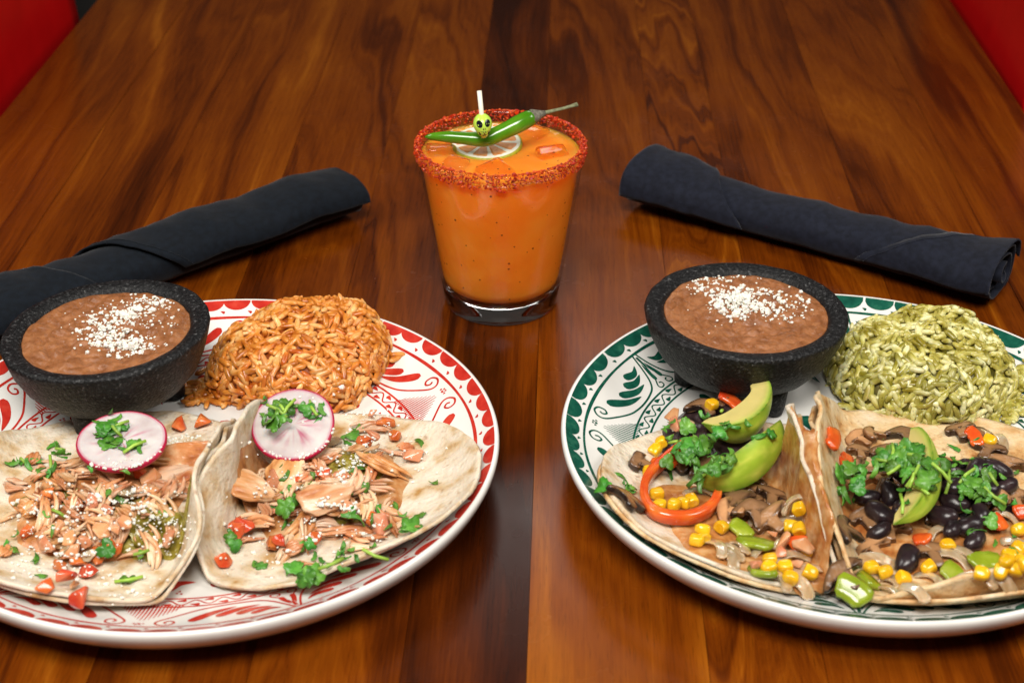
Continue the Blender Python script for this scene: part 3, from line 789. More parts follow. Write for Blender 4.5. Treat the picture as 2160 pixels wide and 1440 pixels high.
# ------------------------------------------------------------------ tortillas
def tortilla(cx, cy, R, bends, hm, mat, label, seed, off=0.06, th=.17, wav=.12, ry=1.0, group=None):
    """a disc bent up along straight fold lines: bends = [(direction deg, distance of the fold, angle deg, fold radius)]"""
    nr, nt_ = 46, 150; V = []
    for i in range(nr):
        for k in range(nt_):
            a = 2 * math.pi * k / nt_; rr = R * (i + .02) / (nr - 1) * (1 + .018 * nz(math.cos(a) * 1.5 + seed, math.sin(a) * 1.5, 0) + .006 * nz(math.cos(a) * 9, math.sin(a) * 9, seed))
            x, y = rr * math.cos(a), rr * math.sin(a) * ry; dx = dy = dz = 0
            for ang, dist, bend, br, *op in bends:
                ca, sa = math.cos(math.radians(ang)), math.sin(math.radians(ang)); s = x * ca + y * sa - dist
                lat = -x * sa + y * ca
                bd = math.radians(bend) * (1 + .10 * nz(lat * .35, seed * 2.1, ang)); s -= .25 * nz(lat * .3 + seed, ang, 1)
                if op:
                    w = min(1, max(0, (lat * (1 if op[0] > 0 else -1) - 1.0) / 4.5)); bd *= 1 - abs(op[0]) * w * w * (3 - 2 * w)
                if s > 0:
                    if s < br * bd: fx, fz = br * math.sin(s / br), br * (1 - math.cos(s / br))
                    else: fx, fz = br * math.sin(bd) + (s - br * bd) * math.cos(bd), br * (1 - math.cos(bd)) + (s - br * bd) * math.sin(bd)
                    dx += (fx - s) * ca; dy += (fx - s) * sa; dz += fz
            X, Y = cx + x + dx, cy + y + dy
            e = (i / (nr - 1)) ** 3
            z = float(zp(min(math.hypot(X - hm.C[0], Y - hm.C[1]), 13.75))) + off + dz + wav * e * (.5 + nz(X * .35 + seed, Y * .35, 0, 2)) + .03 * nz(X * .8, Y * .8, seed, 2)
            V.append((X, Y, z))
    V = np.array(V)
    # settle: smooth the sampled support a little
    Z = V[:, 2].reshape(nr, nt_)
    for _ in range(3):
        Z2 = Z.copy(); Z2[1:-1] = (Z[:-2] + Z[2:] + np.roll(Z, 1, 1)[1:-1] + np.roll(Z, -1, 1)[1:-1] + 2 * Z[1:-1]) / 6; Z = np.maximum(Z2, Z - .1)
    V[:, 2] = Z.ravel()
    F = grid_faces(nr, nt_, False, True); F.append(tuple(range(nt_ - 1, -1, -1)))
    top = V.copy()
    V2, F2 = solid(V, F, -th)
    o = world_obj('tortilla', V2, F2, mat); tag(o, label, 'tortilla', group)
    fine = top.reshape(nr, nt_, 3)
    pts = [top]
    pts.append(((fine[:-1] + fine[1:]) / 2).reshape(-1, 3)); pts.append(((fine + np.roll(fine, 1, 1)) / 2).reshape(-1, 3))
    P = np.concatenate(pts); P[:, 2] += th
    hm.splat(P)
    return o


# ------------------------------------------------------------------ pieces of filling
def leaf_geo(seed, size):
    """one lobed cilantro leaflet"""
    r = random.Random(seed); nt_ = 42; V = [(0, 0, 0)]; c1, c2, tw = r.uniform(-.5, .5), r.uniform(-.6, .3), r.uniform(-.4, .4)
    lob = r.choice((3, 3, 5)); ph = r.uniform(-.2, .2)
    for ring in (.5, 1.0):
        for k in range(nt_):
            a = 2 * math.pi * k / nt_
            f = .58 + .30 * abs(math.cos(lob * .5 * (a + ph))) ** .8 + .10 * abs(math.sin(lob * 2.5 * a))
            f *= .55 + .45 * (1 - max(0, -math.cos(a)) ** 3)
            q = ring * f if ring == 1 else ring * (.55 + .25 * f)
            x, y = size * q * math.cos(a), size * q * math.sin(a) * .85
            z = (c1 * x * x + c2 * y * y) / size + tw * x * y / size + .05 * size * math.cos(5 * a) * ring
            V.append((x, y, z))
    F = [(0, 1 + k, 1 + (k + 1) % nt_) for k in range(nt_)] + [(1 + k, 1 + nt_ + k, 1 + nt_ + (k + 1) % nt_, 1 + (k + 1) % nt_) for k in range(nt_)]
    return solid(V, F, .03)


def shred_leaf_geo(seed, L, w):
    """a cut strip of leaf"""
    r = random.Random(seed); V = []; n = 9; b = r.uniform(-.9, .9); tw = r.uniform(-1.2, 1.2); curl = r.uniform(-.8, .8)
    for i in range(n):
        t = -1 + 2 * i / (n - 1); ww = w * (1 - .5 * abs(t) ** 3) * r.uniform(.8, 1.15)
        for j in range(4):
            s = -1 + 2 * j / 3; V.append((t * L / 2, s * ww / 2 + b * t * t * L * .2 + r.uniform(-.01, .01), curl * (t * t) * L * .25 + tw * t * s * w * .4 + .1 * w * abs(s)))
    return solid(V, grid_faces(n, 4), .03)


LEAF = [mesh('cilantro_leaf', *leaf_geo(k, s), MAT['leaf']) for k, s in enumerate((.5, .44, .58, .4, .36, .66))]
SNIP = [mesh('cilantro_snip', *shred_leaf_geo(k + 20, l, w), MAT['leaf']) for k, (l, w) in enumerate(((.7, .24), (.5, .2), (.9, .22), (.42, .24), (.6, .15), (.38, .18)))]
STEM = [mesh('cilantro_sprig', *tube([(-l / 2, 0, 0), (0, c, .01), (l / 2, 0, 0)], [.075, .08, .075], 8), MAT['stem']) for l, c in ((.7, .03), (1.2, .08), (.5, 0))]
TOM = [mesh('tomato_dice', *hunk(1.0 * s, .85 * s, .6 * s, k + 3), MAT['tomato']) for k, s in enumerate((1, .85, 1.1, .75, .95, .65))]
TOMP = [mesh('tomato_dice', *hunk(1.05 * s, .8 * s, .55 * s, k + 19), MAT['tomato_p']) for k, s in enumerate((1, .85, 1.1, .7, .9, .6))]
ONI = [mesh('onion_dice', *hunk(1.15 * s, .95 * s, .32 * s, k + 30), MAT['onion']) for k, s in enumerate((1, .8, .65))]


def shred_geo(seed, L, W, k):
    """one torn piece of chicken: a few soft fibres stuck together, bent and twisted, their ends uneven"""
    r = random.Random(seed); parts = []; bend = r.uniform(-.5, .5); sag = r.uniform(-.05, .35); tw = r.uniform(-.9, .9)
    for i in range(k):
        q = (i - (k - 1) / 2) / k; z0 = r.uniform(-.10, .12) * W; l = L * r.uniform(.6, 1.0); sh = r.uniform(-.18, .18) * L; n = 10; P = []; Rr = []
        w = W / k * r.uniform(.65, 1.05); wob = r.uniform(0, 6)
        for j in range(n):
            t = -1 + 2 * j / (n - 1); y = q * W * (1 - .3 * t * t); c, s_ = math.cos(tw * t), math.sin(tw * t)
            P.append((t * l / 2 + sh, y * c - z0 * s_ + bend * t * t * L * .25 + .03 * math.sin(3 * t + wob), y * s_ * .6 + z0 * c + sag * (1 - t * t) * .45 + .03 * math.cos(4 * t + wob))); Rr.append(w * max(.35, (1 - abs(t) ** 4)) * (1 + .16 * math.sin(5 * t + wob)) * r.uniform(.9, 1.1))
        parts.append(tube(P, Rr, 8, True, .8))
    return join(parts)


SHRED = [mesh('chicken_shred', *shred_geo(k, L, W, n), MAT['chick'] if k % 3 else MAT['chick_d']) for k, (L, W, n) in enumerate(((2.4, 1.0, 7), (3.0, 1.3, 8), (1.9, .8, 6), (2.6, .5, 4), (1.6, 1.0, 8), (3.0, .7, 5), (1.3, .6, 5), (1.8, .26, 2), (1.1, .65, 6), (1.4, .2, 2)))]
SHLEN = [2.2, 2.8, 1.8, 2.4, 1.4, 3.0, 1.2, 1.6, 1.0, 1.3]
CRUMB = [ball(1.1, .9, .75, 1, .9, 1.9, s + 40) for s in range(6)]


def avocado_geo(L, rmax, lune, inner):
    """a lengthwise slice of a peeled avocado half: a pear turned through lune degrees, hollow where the stone was"""
    nu, nv = 30, 14; V = []; C = []
    def rad(t): return rmax * math.sqrt(max(0, 1 - t * t)) * (1 - .22 * t)
    green, mid, yel = np.array((.12, .28, .014)), np.array((.40, .50, .06)), np.array((.66, .58, .20)); brown = np.array((.48, .33, .11))
    # outer skin side
    for i in range(nu):
        t = -1 + 2 * i / (nu - 1); r = rad(t)
        for j in range(nv):
            a = math.radians(-lune / 2 + lune * j / (nv - 1)); V.append((t * L / 2, r * math.sin(a), r * math.cos(a))); e_ = abs(j / (nv - 1) - .5) * 2; q_ = nz(t * 3, j * .35, 2.0, 3); C.append(np.array((.34, .50, .035)) * (1 - .35 * e_ ** 4) + np.array((.25, .16, .06)) * max(0, q_ + .1))
    F = grid_faces(nu, nv)
    nw = 12
    for s in (-1, 1):
        b = len(V); a = math.radians(s * lune / 2)
        for i in range(nu):
            t = -1 + 2 * i / (nu - 1); r1 = rad(t); r0 = inner * rmax * math.sqrt(max(0, 1 - (t * 1.5 + .12) ** 2)) if abs(t * 1.5 + .12) < 1 else 0.0
            r0 = min(r0, r1 * .8)
            for j in range(nw):
                w = j / (nw - 1); r = r0 + (r1 - r0) * w; V.append((t * L / 2, r * math.sin(a), r * math.cos(a)))
                d = (r1 - r); c = green if d < .04 else (mid if d < .3 else yel)
                c = green * max(0, 1 - d / .18) + (1 - max(0, 1 - d / .18)) * (mid * max(0, 1 - d / .55) + yel * (1 - max(0, 1 - d / .55)))
                C.append(c * .75 + brown * .25 if d > .3 else c)
        g = [tuple(q + b for q in f) for f in grid_faces(nu, nw)]; F += g if s < 0 else [f[::-1] for f in g]
    # cavity side
    b = len(V)
    for i in range(nu):
        t = -1 + 2 * i / (nu - 1); r1 = rad(t); r0 = inner * rmax * math.sqrt(max(0, 1 - (t * 1.5 + .12) ** 2)) if abs(t * 1.5 + .12) < 1 else 0.0
        r0 = min(r0, r1 * .8)
        for j in range(nv):
            a = math.radians(-lune / 2 + lune * j / (nv - 1)); V.append((t * L / 2, r0 * math.sin(a), r0 * math.cos(a))); C.append(yel * .8 + brown * .2)
    F += [tuple(q + b for q in f)[::-1] for f in grid_faces(nu, nv)]
    V = np.array(V); V[:, 2] -= rmax * .55
    bm = bmesh.new(); lay_ = bm.verts.layers.float_color.new('Col'); vs = [bm.verts.new(tuple(v)) for v in V]
    for v, c in zip(vs, C): v[lay_] = (*np.clip(c, 0, 1), 1)
    for f in F:
        try: bm.faces.new([vs[i] for i in f])
        except ValueError: pass
    bm.normal_update(); bmesh.ops.recalc_face_normals(bm, faces=bm.faces)
    bmesh.ops.remove_doubles(bm, verts=bm.verts, dist=1e-4)
    for v in bm.verts: v.co *= U
    me = bpy.data.meshes.new('avocado_slice'); bm.to_mesh(me); bm.free(); me.materials.append(MAT['avo'])
    me.polygons.foreach_set('use_smooth', [True] * len(me.polygons))
    me.set_sharp_from_angle(angle=math.radians(40))
    return me


def mushroom_geo(seed, s, dark):
    """a slice cut through a mushroom: cap, gills and stalk"""
    r = random.Random(seed)
    half = [(0, 1.0), (.35, .97), (.7, .82), (.95, .52), (1.0, .22), (.88, .02), (.62, .08), (.36, .10), (.27, -.05), (.26, -.45), (.32, -.8), (.2, -.92), (0, -.95)]
    out = half + [(-x, y) for x, y in half[-2:0:-1]]; n = len(out); V = []; C = []; F = []
    pale, brown, black = np.array((.56, .29, .13)), np.array((.19, .068, .018)), np.array((.012, .008, .007))
    tk = .16; bend = r.uniform(-.25, .25)
    for z, sc in ((-tk, .93), (-tk * .6, 1.0), (tk * .6, 1.0), (tk, .93)):
        for x, y in out:
            x2, y2 = x * sc * s * r.uniform(.95, 1.05), y * sc * s * .85 * r.uniform(.95, 1.05); V.append((x2, y2, z + bend * x2 * x2 * .4)); C.append(brown * (1 - dark) + black * dark if sc == 1 else (pale * .6 + brown * .4) * (1 - dark * .7) + black * dark * .7)
    for L_ in range(3):
        for k in range(n): F.append((L_ * n + k, L_ * n + (k + 1) % n, (L_ + 1) * n + (k + 1) % n, (L_ + 1) * n + k))
    for z, base, flip in ((tk, 3 * n, False), (-tk, 0, True)):
        b = len(V)
        for x, y in out:
            V.append((x * .62 * s, y * .62 * .85 * s + .06 * s, z + bend * (x * .62 * s) ** 2 * .4)); gill = abs(y - .1) < .13 and abs(x) > .25
            C.append(black * .8 + brown * .2 if gill else pale * (1 - dark * .6) + black * dark * .6)
        for k in range(n):
            f = (base + k, base + (k + 1) % n, b + (k + 1) % n, b + k); F.append(f[::-1] if flip else f)
        c = len(V); V.append((0, .2 * s, z * .9)); C.append(pale * (1 - dark * .5))
        for k in range(n):
            f = (b + k, b + (k + 1) % n, c); F.append(f[::-1] if flip else f)
    V = np.array(V); cut = r.uniform(-1.0, .1) * s if r.random() < .6 else -9
    for v in V:
        if v[0] < cut: v[0] = cut + (v[0] - cut) * .15
        q = Vector((v[0] * 1.1 + seed * 5, v[1] * 1.1, seed * 2)); w = mnoise.noise_vector(q) * .22 * s; v[0] += w.x; v[1] += w.y; v[2] += w.z * .8
    return V, F, np.array(C)


def mush(seed, s, dark):
    V, F, C = mushroom_geo(seed, s, dark); return mesh('mushroom_slice', V, F, MAT['mush'], True, C)


MUSH = [mush(1, .8, .25), mush(2, .95, .6), mush(3, .85, .9), mush(4, .7, .4), mush(5, .95, .97)]


def kernel_geo(seed):
    r = random.Random(seed); V, F = ball(.42, .32, .26, 3, .10, 1.3, seed); V = np.array(V)
    V[:, 1] *= 1 + .35 * (V[:, 0] / .42); V[:, 2] *= 1 + .25 * (V[:, 0] / .42)
    V = np.sign(V) * np.abs(V / .42) ** .62 * .345
    m = V[:, 0] > .3; V[m, 0] -= .08 * np.exp(-(V[m, 1] ** 2 + V[m, 2] ** 2) / .03)
    return V, F


KERN = [mesh('corn_kernel', *kernel_geo(k), MAT['corn']) for k in range(5)]


def bean_geo(seed, s=1.0):
    V, F = ball(.78 * s, .5 * s, .42 * s, 3, .06, 1.2, seed); V = np.array(V)
    V[:, 1] += .18 * s * (V[:, 0] / (.78 * s)) ** 2; V[:, 1] += .1 * s * np.exp(-(V[:, 0] / .2) ** 2) * (V[:, 1] < 0)
    return V, F


BEAN = [mesh('black_bean', *bean_geo(k, s), MAT['bbean']) for k, s in enumerate((1.0, .9, 1.08, .8))]


def strip_geo(P, w, t, seed, rag=.04):
    """a curved strip of pepper or onion following points P (flat ring section)"""
    r = random.Random(seed); P = [Vector(p) for p in P]; n = len(P); V = []
    sec = [(-.5, -.5), (-.2, -.62), (.2, -.62), (.5, -.5), (.58, 0), (.5, .5), (.2, .42), (-.2, .42), (-.5, .5), (-.58, 0)]
    for i, p in enumerate(P):
        tdir = (P[min(i + 1, n - 1)] - P[max(i - 1, 0)]).normalized(); up = Vector((0, 0, 1)); s = tdir.cross(up).normalized(); u = s.cross(tdir)
        e = .55 if i in (0, n - 1) else 1; k = 1 + r.uniform(-rag, rag)
        for a, b in sec: V.append(tuple(p + s * a * t * e * k + u * b * w * e * k))
    F = [(i * 10 + k, i * 10 + (k + 1) % 10, (i + 1) * 10 + (k + 1) % 10, (i + 1) * 10 + k) for i in range(n - 1) for k in range(10)]
    F += [tuple(range(9, -1, -1)), tuple((n - 1) * 10 + k for k in range(10))]
    return np.array(V), F


def arc(R, a0, a1, n=18, sq=1.0, zs=0.0):
    return [(R * math.cos(math.radians(a0 + (a1 - a0) * i / (n - 1))), R * sq * math.sin(math.radians(a0 + (a1 - a0) * i / (n - 1))), zs * math.sin(math.pi * i / (n - 1))) for i in range(n)]


def centred(g):
    V, F = g; V = np.asarray(V); return V - (V.max(0) + V.min(0)) / 2, F


ONS = [mesh('onion_strip', *centred(strip_geo(arc(R, 0, a, 14, 1, .2), w, t, k)), MAT['onion']) for k, (R, a, w, t) in enumerate(((1.4, 75, .10, .42), (1.1, 100, .10, .34), (1.9, 50, .11, .46), (.8, 140, .14, .24), (1.15, 65, .10, .5)))]
PGS = [mesh('green_pepper_piece', *centred(strip_geo(arc(R, 0, a, 10), w, t, k + 9)), MAT['pepg']) for k, (R, a, w, t) in enumerate(((1.5, 60, .28, .85), (1.2, 55, .26, .75), (1.9, 45, .3, 1.0)))]
PRS = [mesh('red_pepper_piece', *centred(strip_geo(arc(R, 0, a, 10), w, t, k + 19)), MAT['pepr']) for k, (R, a, w, t) in enumerate(((1.0, 70, .26, .6), (.8, 55, .24, .6), (1.4, 60, .28, .62)))]


def drape(name, hm, px, py, ax, ay, thick, mat, label, cat, seed, lump=.12, lf=1.4, yaw=0.0, group=None):
    """a spoonful spread over what lies there: outline in cm about the point px,py"""
    c = hm.hit(px, py); nr, nt_ = 26, 64; V = []
    ca, sa = math.cos(yaw), math.sin(yaw)
    H0 = hm.Z.copy()
    for i in range(nr):
        for k in range(nt_):
            a = 2 * math.pi * k / nt_; t = (i + .02) / (nr - 1); w = 1 + .32 * nz(math.cos(a) * 1.3 + seed, math.sin(a) * 1.3, seed)
            x, y = ax * t * w * math.cos(a), ay * t * w * math.sin(a); X, Y = c[0] + x * ca - y * sa, c[1] + x * sa + y * ca
            e = 1 - t ** 3
            z = hm.get(X, Y) + (thick * e + lump * e * (nz(X * lf + seed, Y * lf, seed, 3) + .4) if t < .98 else -.05)
            V.append((X, Y, z))
    V = np.array(V); Z = V[:, 2].reshape(nr, nt_)
    for _ in range(2):
        Z2 = Z.copy(); Z2[1:-1] = (Z[:-2] + Z[2:] + np.roll(Z, 1, 1)[1:-1] + np.roll(Z, -1, 1)[1:-1] + 2 * Z[1:-1]) / 6; Z = Z2
    V[:, 2] = Z.ravel()
    F = grid_faces(nr, nt_, False, True)
    n0 = len(V); B = V.reshape(nr, nt_, 3)[-1].copy()
    F.append(tuple(range(nt_ - 1, -1, -1)))
    o = world_obj(name, V, F, mat); tag(o, label, cat, group)
    fine = V.reshape(nr, nt_, 3); hm.splat(np.concatenate([V, ((fine[:-1] + fine[1:]) / 2).reshape(-1, 3), ((fine + np.roll(fine, 1, 1)) / 2).reshape(-1, 3)]))
    return o


def pieces(name, meshes, pts, hm, r, t, label, cat, group, spread=0, jit=None, **kw):
    for p in pts:
        px, py = p[0], p[1]; k = p[2] if len(p) > 2 else rnd.randrange(len(meshes)); yaw = math.radians(p[3]) if len(p) > 3 else None
        c = hm.hit(px + rnd.gauss(0, spread), py + rnd.gauss(0, spread))
        lay(name, meshes[k], hm, c[0], c[1], r, t, label(k) if callable(label) else label, cat, group(k) if callable(group) else group, yaw, **kw)


def herb_cloud(pts, hm, where, sfx):
    """chopped cilantro: (px, py, spread_x, spread_y, snips, leaves, stems)"""
    for px, py, sx, sy, ns, nl, nst in pts:
        for kind, cnt in (('s', ns), ('l', nl), ('t', nst)):
            for _ in range(cnt):
                c = hm.hit(px + rnd.gauss(0, sx), py + rnd.gauss(0, sy))
                if c[2] < .7 or c[1] > hm.C[1] + 5.6: continue
                if kind == 's': lay('cilantro_snip', rnd.choice(SNIP), hm, c[0], c[1], .3, .06, 'cut strip of cilantro leaf lying ' + where, 'cilantro', 'cilantro snips ' + sfx, lift=.02, q=80, fill=1, maxs=1.0)
                elif kind == 'l': lay('cilantro_leaf', rnd.choice(LEAF), hm, c[0], c[1], .38, .08, 'small lobed green cilantro leaf lying ' + where, 'cilantro', 'cilantro leaves ' + sfx, lift=.03, q=85, fill=1, maxs=1.0)
                else: lay('cilantro_sprig', rnd.choice(STEM), hm, c[0], c[1], .3, .14, 'short pale green cilantro sprig lying ' + where, 'cilantro', 'cilantro sprigs ' + sfx, q=80, fill=.8)


def crumbs(pts, hm, label, seed, size=.052):
    r = random.Random(seed); parts = []
    for px, py, sx, sy, cnt in pts:
        for _ in range(cnt):
            c = hm.hit(px + r.gauss(0, sx), py + r.gauss(0, sy))
            if c[2] < .7 or c[1] > hm.C[1] + 5.6: continue
            s = size * math.exp(r.gauss(0, .4)); v, f = CRUMB[r.randrange(6)]
            parts.append((rot(v, 'Z', r.uniform(0, 360)) * s + [c[0], c[1], hm.get(c[0], c[1]) + s * .35], f))
    V, F = join(parts); o = world_obj('cheese_crumbs', V, F, MAT['cheese'], smooth=False); tag(o, label, 'cheese'); o['kind'] = 'stuff'


def radish(px, py, rad, n, hm, label, zc, seed):
    c = at(px, py, zc); th = .26
    root = bpy.data.objects.new('radish_slice', None); COL.objects.link(root); root.empty_display_size = .01
    Mx = orient(c, Vector(n).normalized(), 0.4); Mb = Mx.copy(); Mb.translation = Mx.translation * U; root.matrix_basis = Mb
    tag(root, label, 'radish')
    nt_, nr = 72, 14; V = []; C = []; r = random.Random(seed)
    wob = [1 + .03 * nz(math.cos(2 * math.pi * k / nt_) * 1.2 + seed, math.sin(2 * math.pi * k / nt_) * 1.2, 0) for k in range(nt_)]
    for zz in (th / 2, -th / 2):
        for i in range(nr):
            t = (i + .02) / (nr - 1)
            for k in range(nt_):
                a = 2 * math.pi * k / nt_; rr = (rad - .05) * t * wob[k]; x, y = rr * math.cos(a), rr * math.sin(a)
                ve = max(0, nz(math.cos(a) * 4 + seed, math.sin(a) * 4, t * 1.2, 2)); w = max(0, min(1, (ve * 1.6) * (1 - abs(t - .35) * 2.2)))
                w = max(w, max(0, (t - .93) / .07) * .7)
                V.append((x, y, zz + (.04 * (x * x) / rad))); C.append(np.array((1, 1, 1)) * (1 - w) + np.array((.85, .18, .36)) * w)
    F = grid_faces(nr, nt_, False, True); F += [tuple(q + nr * nt_ for q in f)[::-1] for f in F]
    F = [f[::-1] for f in F]
    o = bpy.data.objects.new('flesh', mesh('flesh', V, F, MAT['radish'], True, C)); COL.objects.link(o); o.parent = root
    V = []
    for k in range(nt_):
        a = 2 * math.pi * k / nt_
        for dr, dz in ((-.055, th / 2 + .012), (-.01, th / 2 + .012), (.03, th * .2), (.03, -th * .2), (-.01, -th / 2 - .012), (-.055, -th / 2 - .012)):
            rr = (rad + dr) * wob[k]; x = rr * math.cos(a); V.append((x, rr * math.sin(a), dz + .04 * x * x / rad))
    o = bpy.data.objects.new('skin', mesh('skin', V, grid_faces(nt_, 6, True, True), MAT['radskin'])); COL.objects.link(o); o.parent = root
    # what lies on it rests on the slice
    n = Vector(n).normalized()
    d2 = (hm.X - c[0]) ** 2 + (hm.Y - c[1]) ** 2; Zp = c[2] + th / 2 - (n.x * (hm.X - c[0]) + n.y * (hm.Y - c[1])) / n.z
    q = (hm.X - c[0]) ** 2 + ((hm.Y - c[1]) / n.z) ** 2 < rad * rad
    hm.Z[q] = np.maximum(hm.Z[q], Zp[q])


# ------------------------------------------------------------------ build: bowls, rice
bowl(-22.45, 66.75, 5.45, .95, (20, 255, 140), (-.045, 0.0), 'black stone three-legged bowl of beans on the red painted plate',
     'smooth brown refried beans filling the bowl on the red painted plate', 'crumbled white cheese spread over the beans on the red painted plate', HL, 3, ((.6, -1.2, .35, .18),),
     ((215, 705, 22, 16, 130, .11), (265, 665, 26, 12, 120, .105), (330, 640, 28, 13, 140, .08), (270, 735, 30, 10, 170, .10), (240, 690, 50, 28, 120, .06), (330, 690, 40, 25, 60, .05)))
bowl(9.62, 69.75, 5.45, .95, (183, 300, 60), (.012, 0.0), 'black stone three-legged bowl of beans on the green painted plate',
     'lumpy brown refried beans filling the bowl on the green painted plate', 'crumbled white cheese heaped in the middle of the beans on the green painted plate', HR, 11, ((.35, -.9, .22, .45), (.7, -1.1, .3, .2), (1.2, 1.6, .6, .22)),
     ((1550, 640, 26, 14, 330, .10), (1575, 650, 30, 14, 120, .10), (1470, 605, 26, 10, 80, .075), (1525, 590, 35, 8, 60, .07), (1640, 650, 34, 18, 110, .08), (1600, 645, 60, 25, 80, .05), (1690, 640, 10, 18, 14, .11)))
rice(-13.55, 69.9, 4.55, 3.9, 3.0, HL, MAT['rice_o'], MAT['core_o'], 'rounded mound of orange seasoned rice on the red painted plate', 5, ((430, 830, 40, 20, 16), (815, 760, 5, 10, 8), (500, 850, 16, 25, 8)))
rice(18.9, 70.0, 4.5, 3.9, 3.1, HR, MAT['rice_g'], MAT['core_g'], 'rounded mound of green herb rice on the green painted plate', 8, ((2120, 860, 60, 28, 26), (1800, 855, 26, 12, 14), (2150, 800, 30, 16, 22)))

# ------------------------------------------------------------------ build: tacos on the red plate
A_ = 'the chicken taco by the bean bowl'; B_ = 'the chicken taco by the orange rice'
tortilla(-20.3, 57.7, 8.1, [(-5, 3.95, 88, .9, -.34), (180, 5.4, 24, 2.0), (262, 5.8, 12, 2.0)], HL, MAT['flour'], 'lower pale flour tortilla doubled under ' + A_, 1, wav=.05)
tortilla(-20.5, 57.6, 8.1, [(-4, 3.75, 82, .9, -.34), (180, 5.2, 27, 2.0), (258, 5.6, 12, 2.0)], HL, MAT['flour'], 'upper pale flour tortilla folded up under ' + A_, 2, off=.26)
tortilla(-10.75, 58.7, 7.45, [(174, 3.0, 86, .85, .36), (300, 5.0, 22, 1.6), (15, 5.6, 14, 2.0)], HL, MAT['flour'], 'pale flour tortilla with wavy front edge under ' + B_, 5, wav=.22)
HL.smooth(2)
drape('chicken_heap', HL, 215, 1070, 4.4, 3.8, .55, MAT['chick_d'], 'brown seasoned chicken heap filling ' + A_, 'chicken', 4, .5, .9)
drape('chicken_heap', HL, 690, 1040, 3.9, 3.7, .55, MAT['chick_d'], 'brown seasoned chicken heap filling ' + B_, 'chicken', 9, .5, .9)
drape('green_salsa', HL, 335, 1120, 2.1, 2.0, .16, MAT['salsa'], 'glossy green salsa pooled by the wall of ' + A_, 'salsa', 3, .25, 2.0)
drape('green_salsa', HL, 110, 1045, 1.6, .8, .12, MAT['salsa'], 'thin green salsa streak at the open side of ' + A_, 'salsa', 6, .2, 2.0)
drape('green_salsa', HL, 745, 980, 1.5, 1.3, .2, MAT['salsa'], 'lumpy green salsa beside the radish on ' + B_, 'salsa', 8, .25, 2.0)
drape('green_salsa', HL, 720, 1080, 1.1, .5, .12, MAT['salsa'], 'small green salsa spoonful among shreds on ' + B_, 'salsa', 12, .2, 2.0)


def shreds(pts, hm, where, sfx):
    for px, py, k, yaw in pts:
        c = hm.hit(px, py)
        lay('chicken_shred', SHRED[k], hm, c[0], c[1], min(.9, SHLEN[k] * .33), .38, (('long' if SHLEN[k] > 2.3 else 'short') + (' torn piece of pale chicken ' if k % 3 else ' torn piece of brown chicken ')) + where, 'chicken', ('long ' if SHLEN[k] > 2.3 else 'short ') + ('pale' if k % 3 else 'brown') + ' chicken pieces ' + sfx, math.radians(yaw), q=60, fill=.7, lift=-.05, steep=.95)


sa = [(400, 965, 1, 28), (430, 1010, 0, 62), (395, 1030, 4, 50), (190, 1010, 5, 20), (260, 985, 2, -15), (330, 975, 0, 10), (150, 990, 3, 30), (230, 1105, 2, 5), (190, 1120, 4, -20), (270, 1090, 6, 30), (160, 1105, 8, 0), (300, 1130, 6, -40), (130, 985, 7, 10), (360, 1040, 2, -5), (210, 1060, 0, 40), (160, 1060, 6, 10), (330, 1070, 9, 60), (220, 1145, 8, 20)]
sa += [(rnd.gauss(215, 95), rnd.gauss(1070, 62), rnd.choice((6, 7, 8, 9, 9, 7, 4, 2)), rnd.uniform(0, 180)) for _ in range(85)]
shreds(sa, HL, 'on ' + A_, 'on ' + A_)
sb = [(610, 985, 1, 85), (585, 990, 4, 80), (545, 1040, 0, 5), (530, 1065, 2, -12), (690, 1045, 1, 35), (640, 1120, 0, 60), (615, 1160, 2, 75), (660, 1075, 5, 25), (700, 1120, 4, 0), (730, 1130, 3, 10), (780, 1000, 3, 80), (800, 985, 0, -10), (830, 960, 7, -20), (770, 950, 2, 60), (740, 1020, 6, 0), (590, 1080, 3, 20), (560, 1010, 8, 40), (700, 960, 4, 20), (850, 950, 6, 30)]
sb += [(rnd.gauss(680, 92), rnd.gauss(1055, 62), rnd.choice((6, 7, 8, 9, 9, 7, 4, 2)), rnd.uniform(0, 180)) for _ in range(85)]
shreds(sb, HL, 'on ' + B_, 'on ' + B_)
def slice_geo(a, b, c, seed):
    V, F = ball(a, b, c, 4, .22, 1.1, seed); V = np.array(V)
    for v in V:
        v[2] = max(v[2], -c * .5) + .10 * b * abs(v[1] / b) ** 2; v[2] += .035 * math.sin(v[1] * 16 + 2 * nz(v[0], v[1], seed)) * max(0, 1 - (v[0] / a) ** 2)
        v[1] *= 1 - .45 * (v[0] / a)
    return V - [0, 0, (V[:, 2].max() + V[:, 2].min()) / 2], F


for (px, py, a_, b_, yaw, mt, hm_, lab) in ((402, 968, 1.75, .85, 24, 'chick_d', HL, 'large orange tinged chicken slice beside the radish on ' + A_), (378, 1012, 1.2, .7, 50, 'chick', HL, 'thick pale chicken slice under the orange slice on ' + A_), (608, 990, 1.15, .9, 80, 'chick', HL, 'thick pale chicken slice under the radish on ' + B_), (532, 1052, 1.4, .75, 8, 'chick', HL, 'broad pale chicken slice near the fold of ' + B_), (690, 1050, 1.3, .7, 30, 'chick', HL, 'broad pale chicken slice amid the filling of ' + B_)):
    c = hm_.hit(px, py); lay('chicken_slice', mesh('chicken_slice', *slice_geo(a_, b_, .26, int(px) % 17), MAT[mt]), hm_, c[0], c[1], .8, .42, lab, 'chicken', None, math.radians(yaw), q=70)
drape('green_salsa', HL, 350, 1105, 1.5, 1.3, .10, MAT['salsa'], 'wet green salsa spooned over the chicken on ' + A_, 'salsa', 21, .12, 2.2)
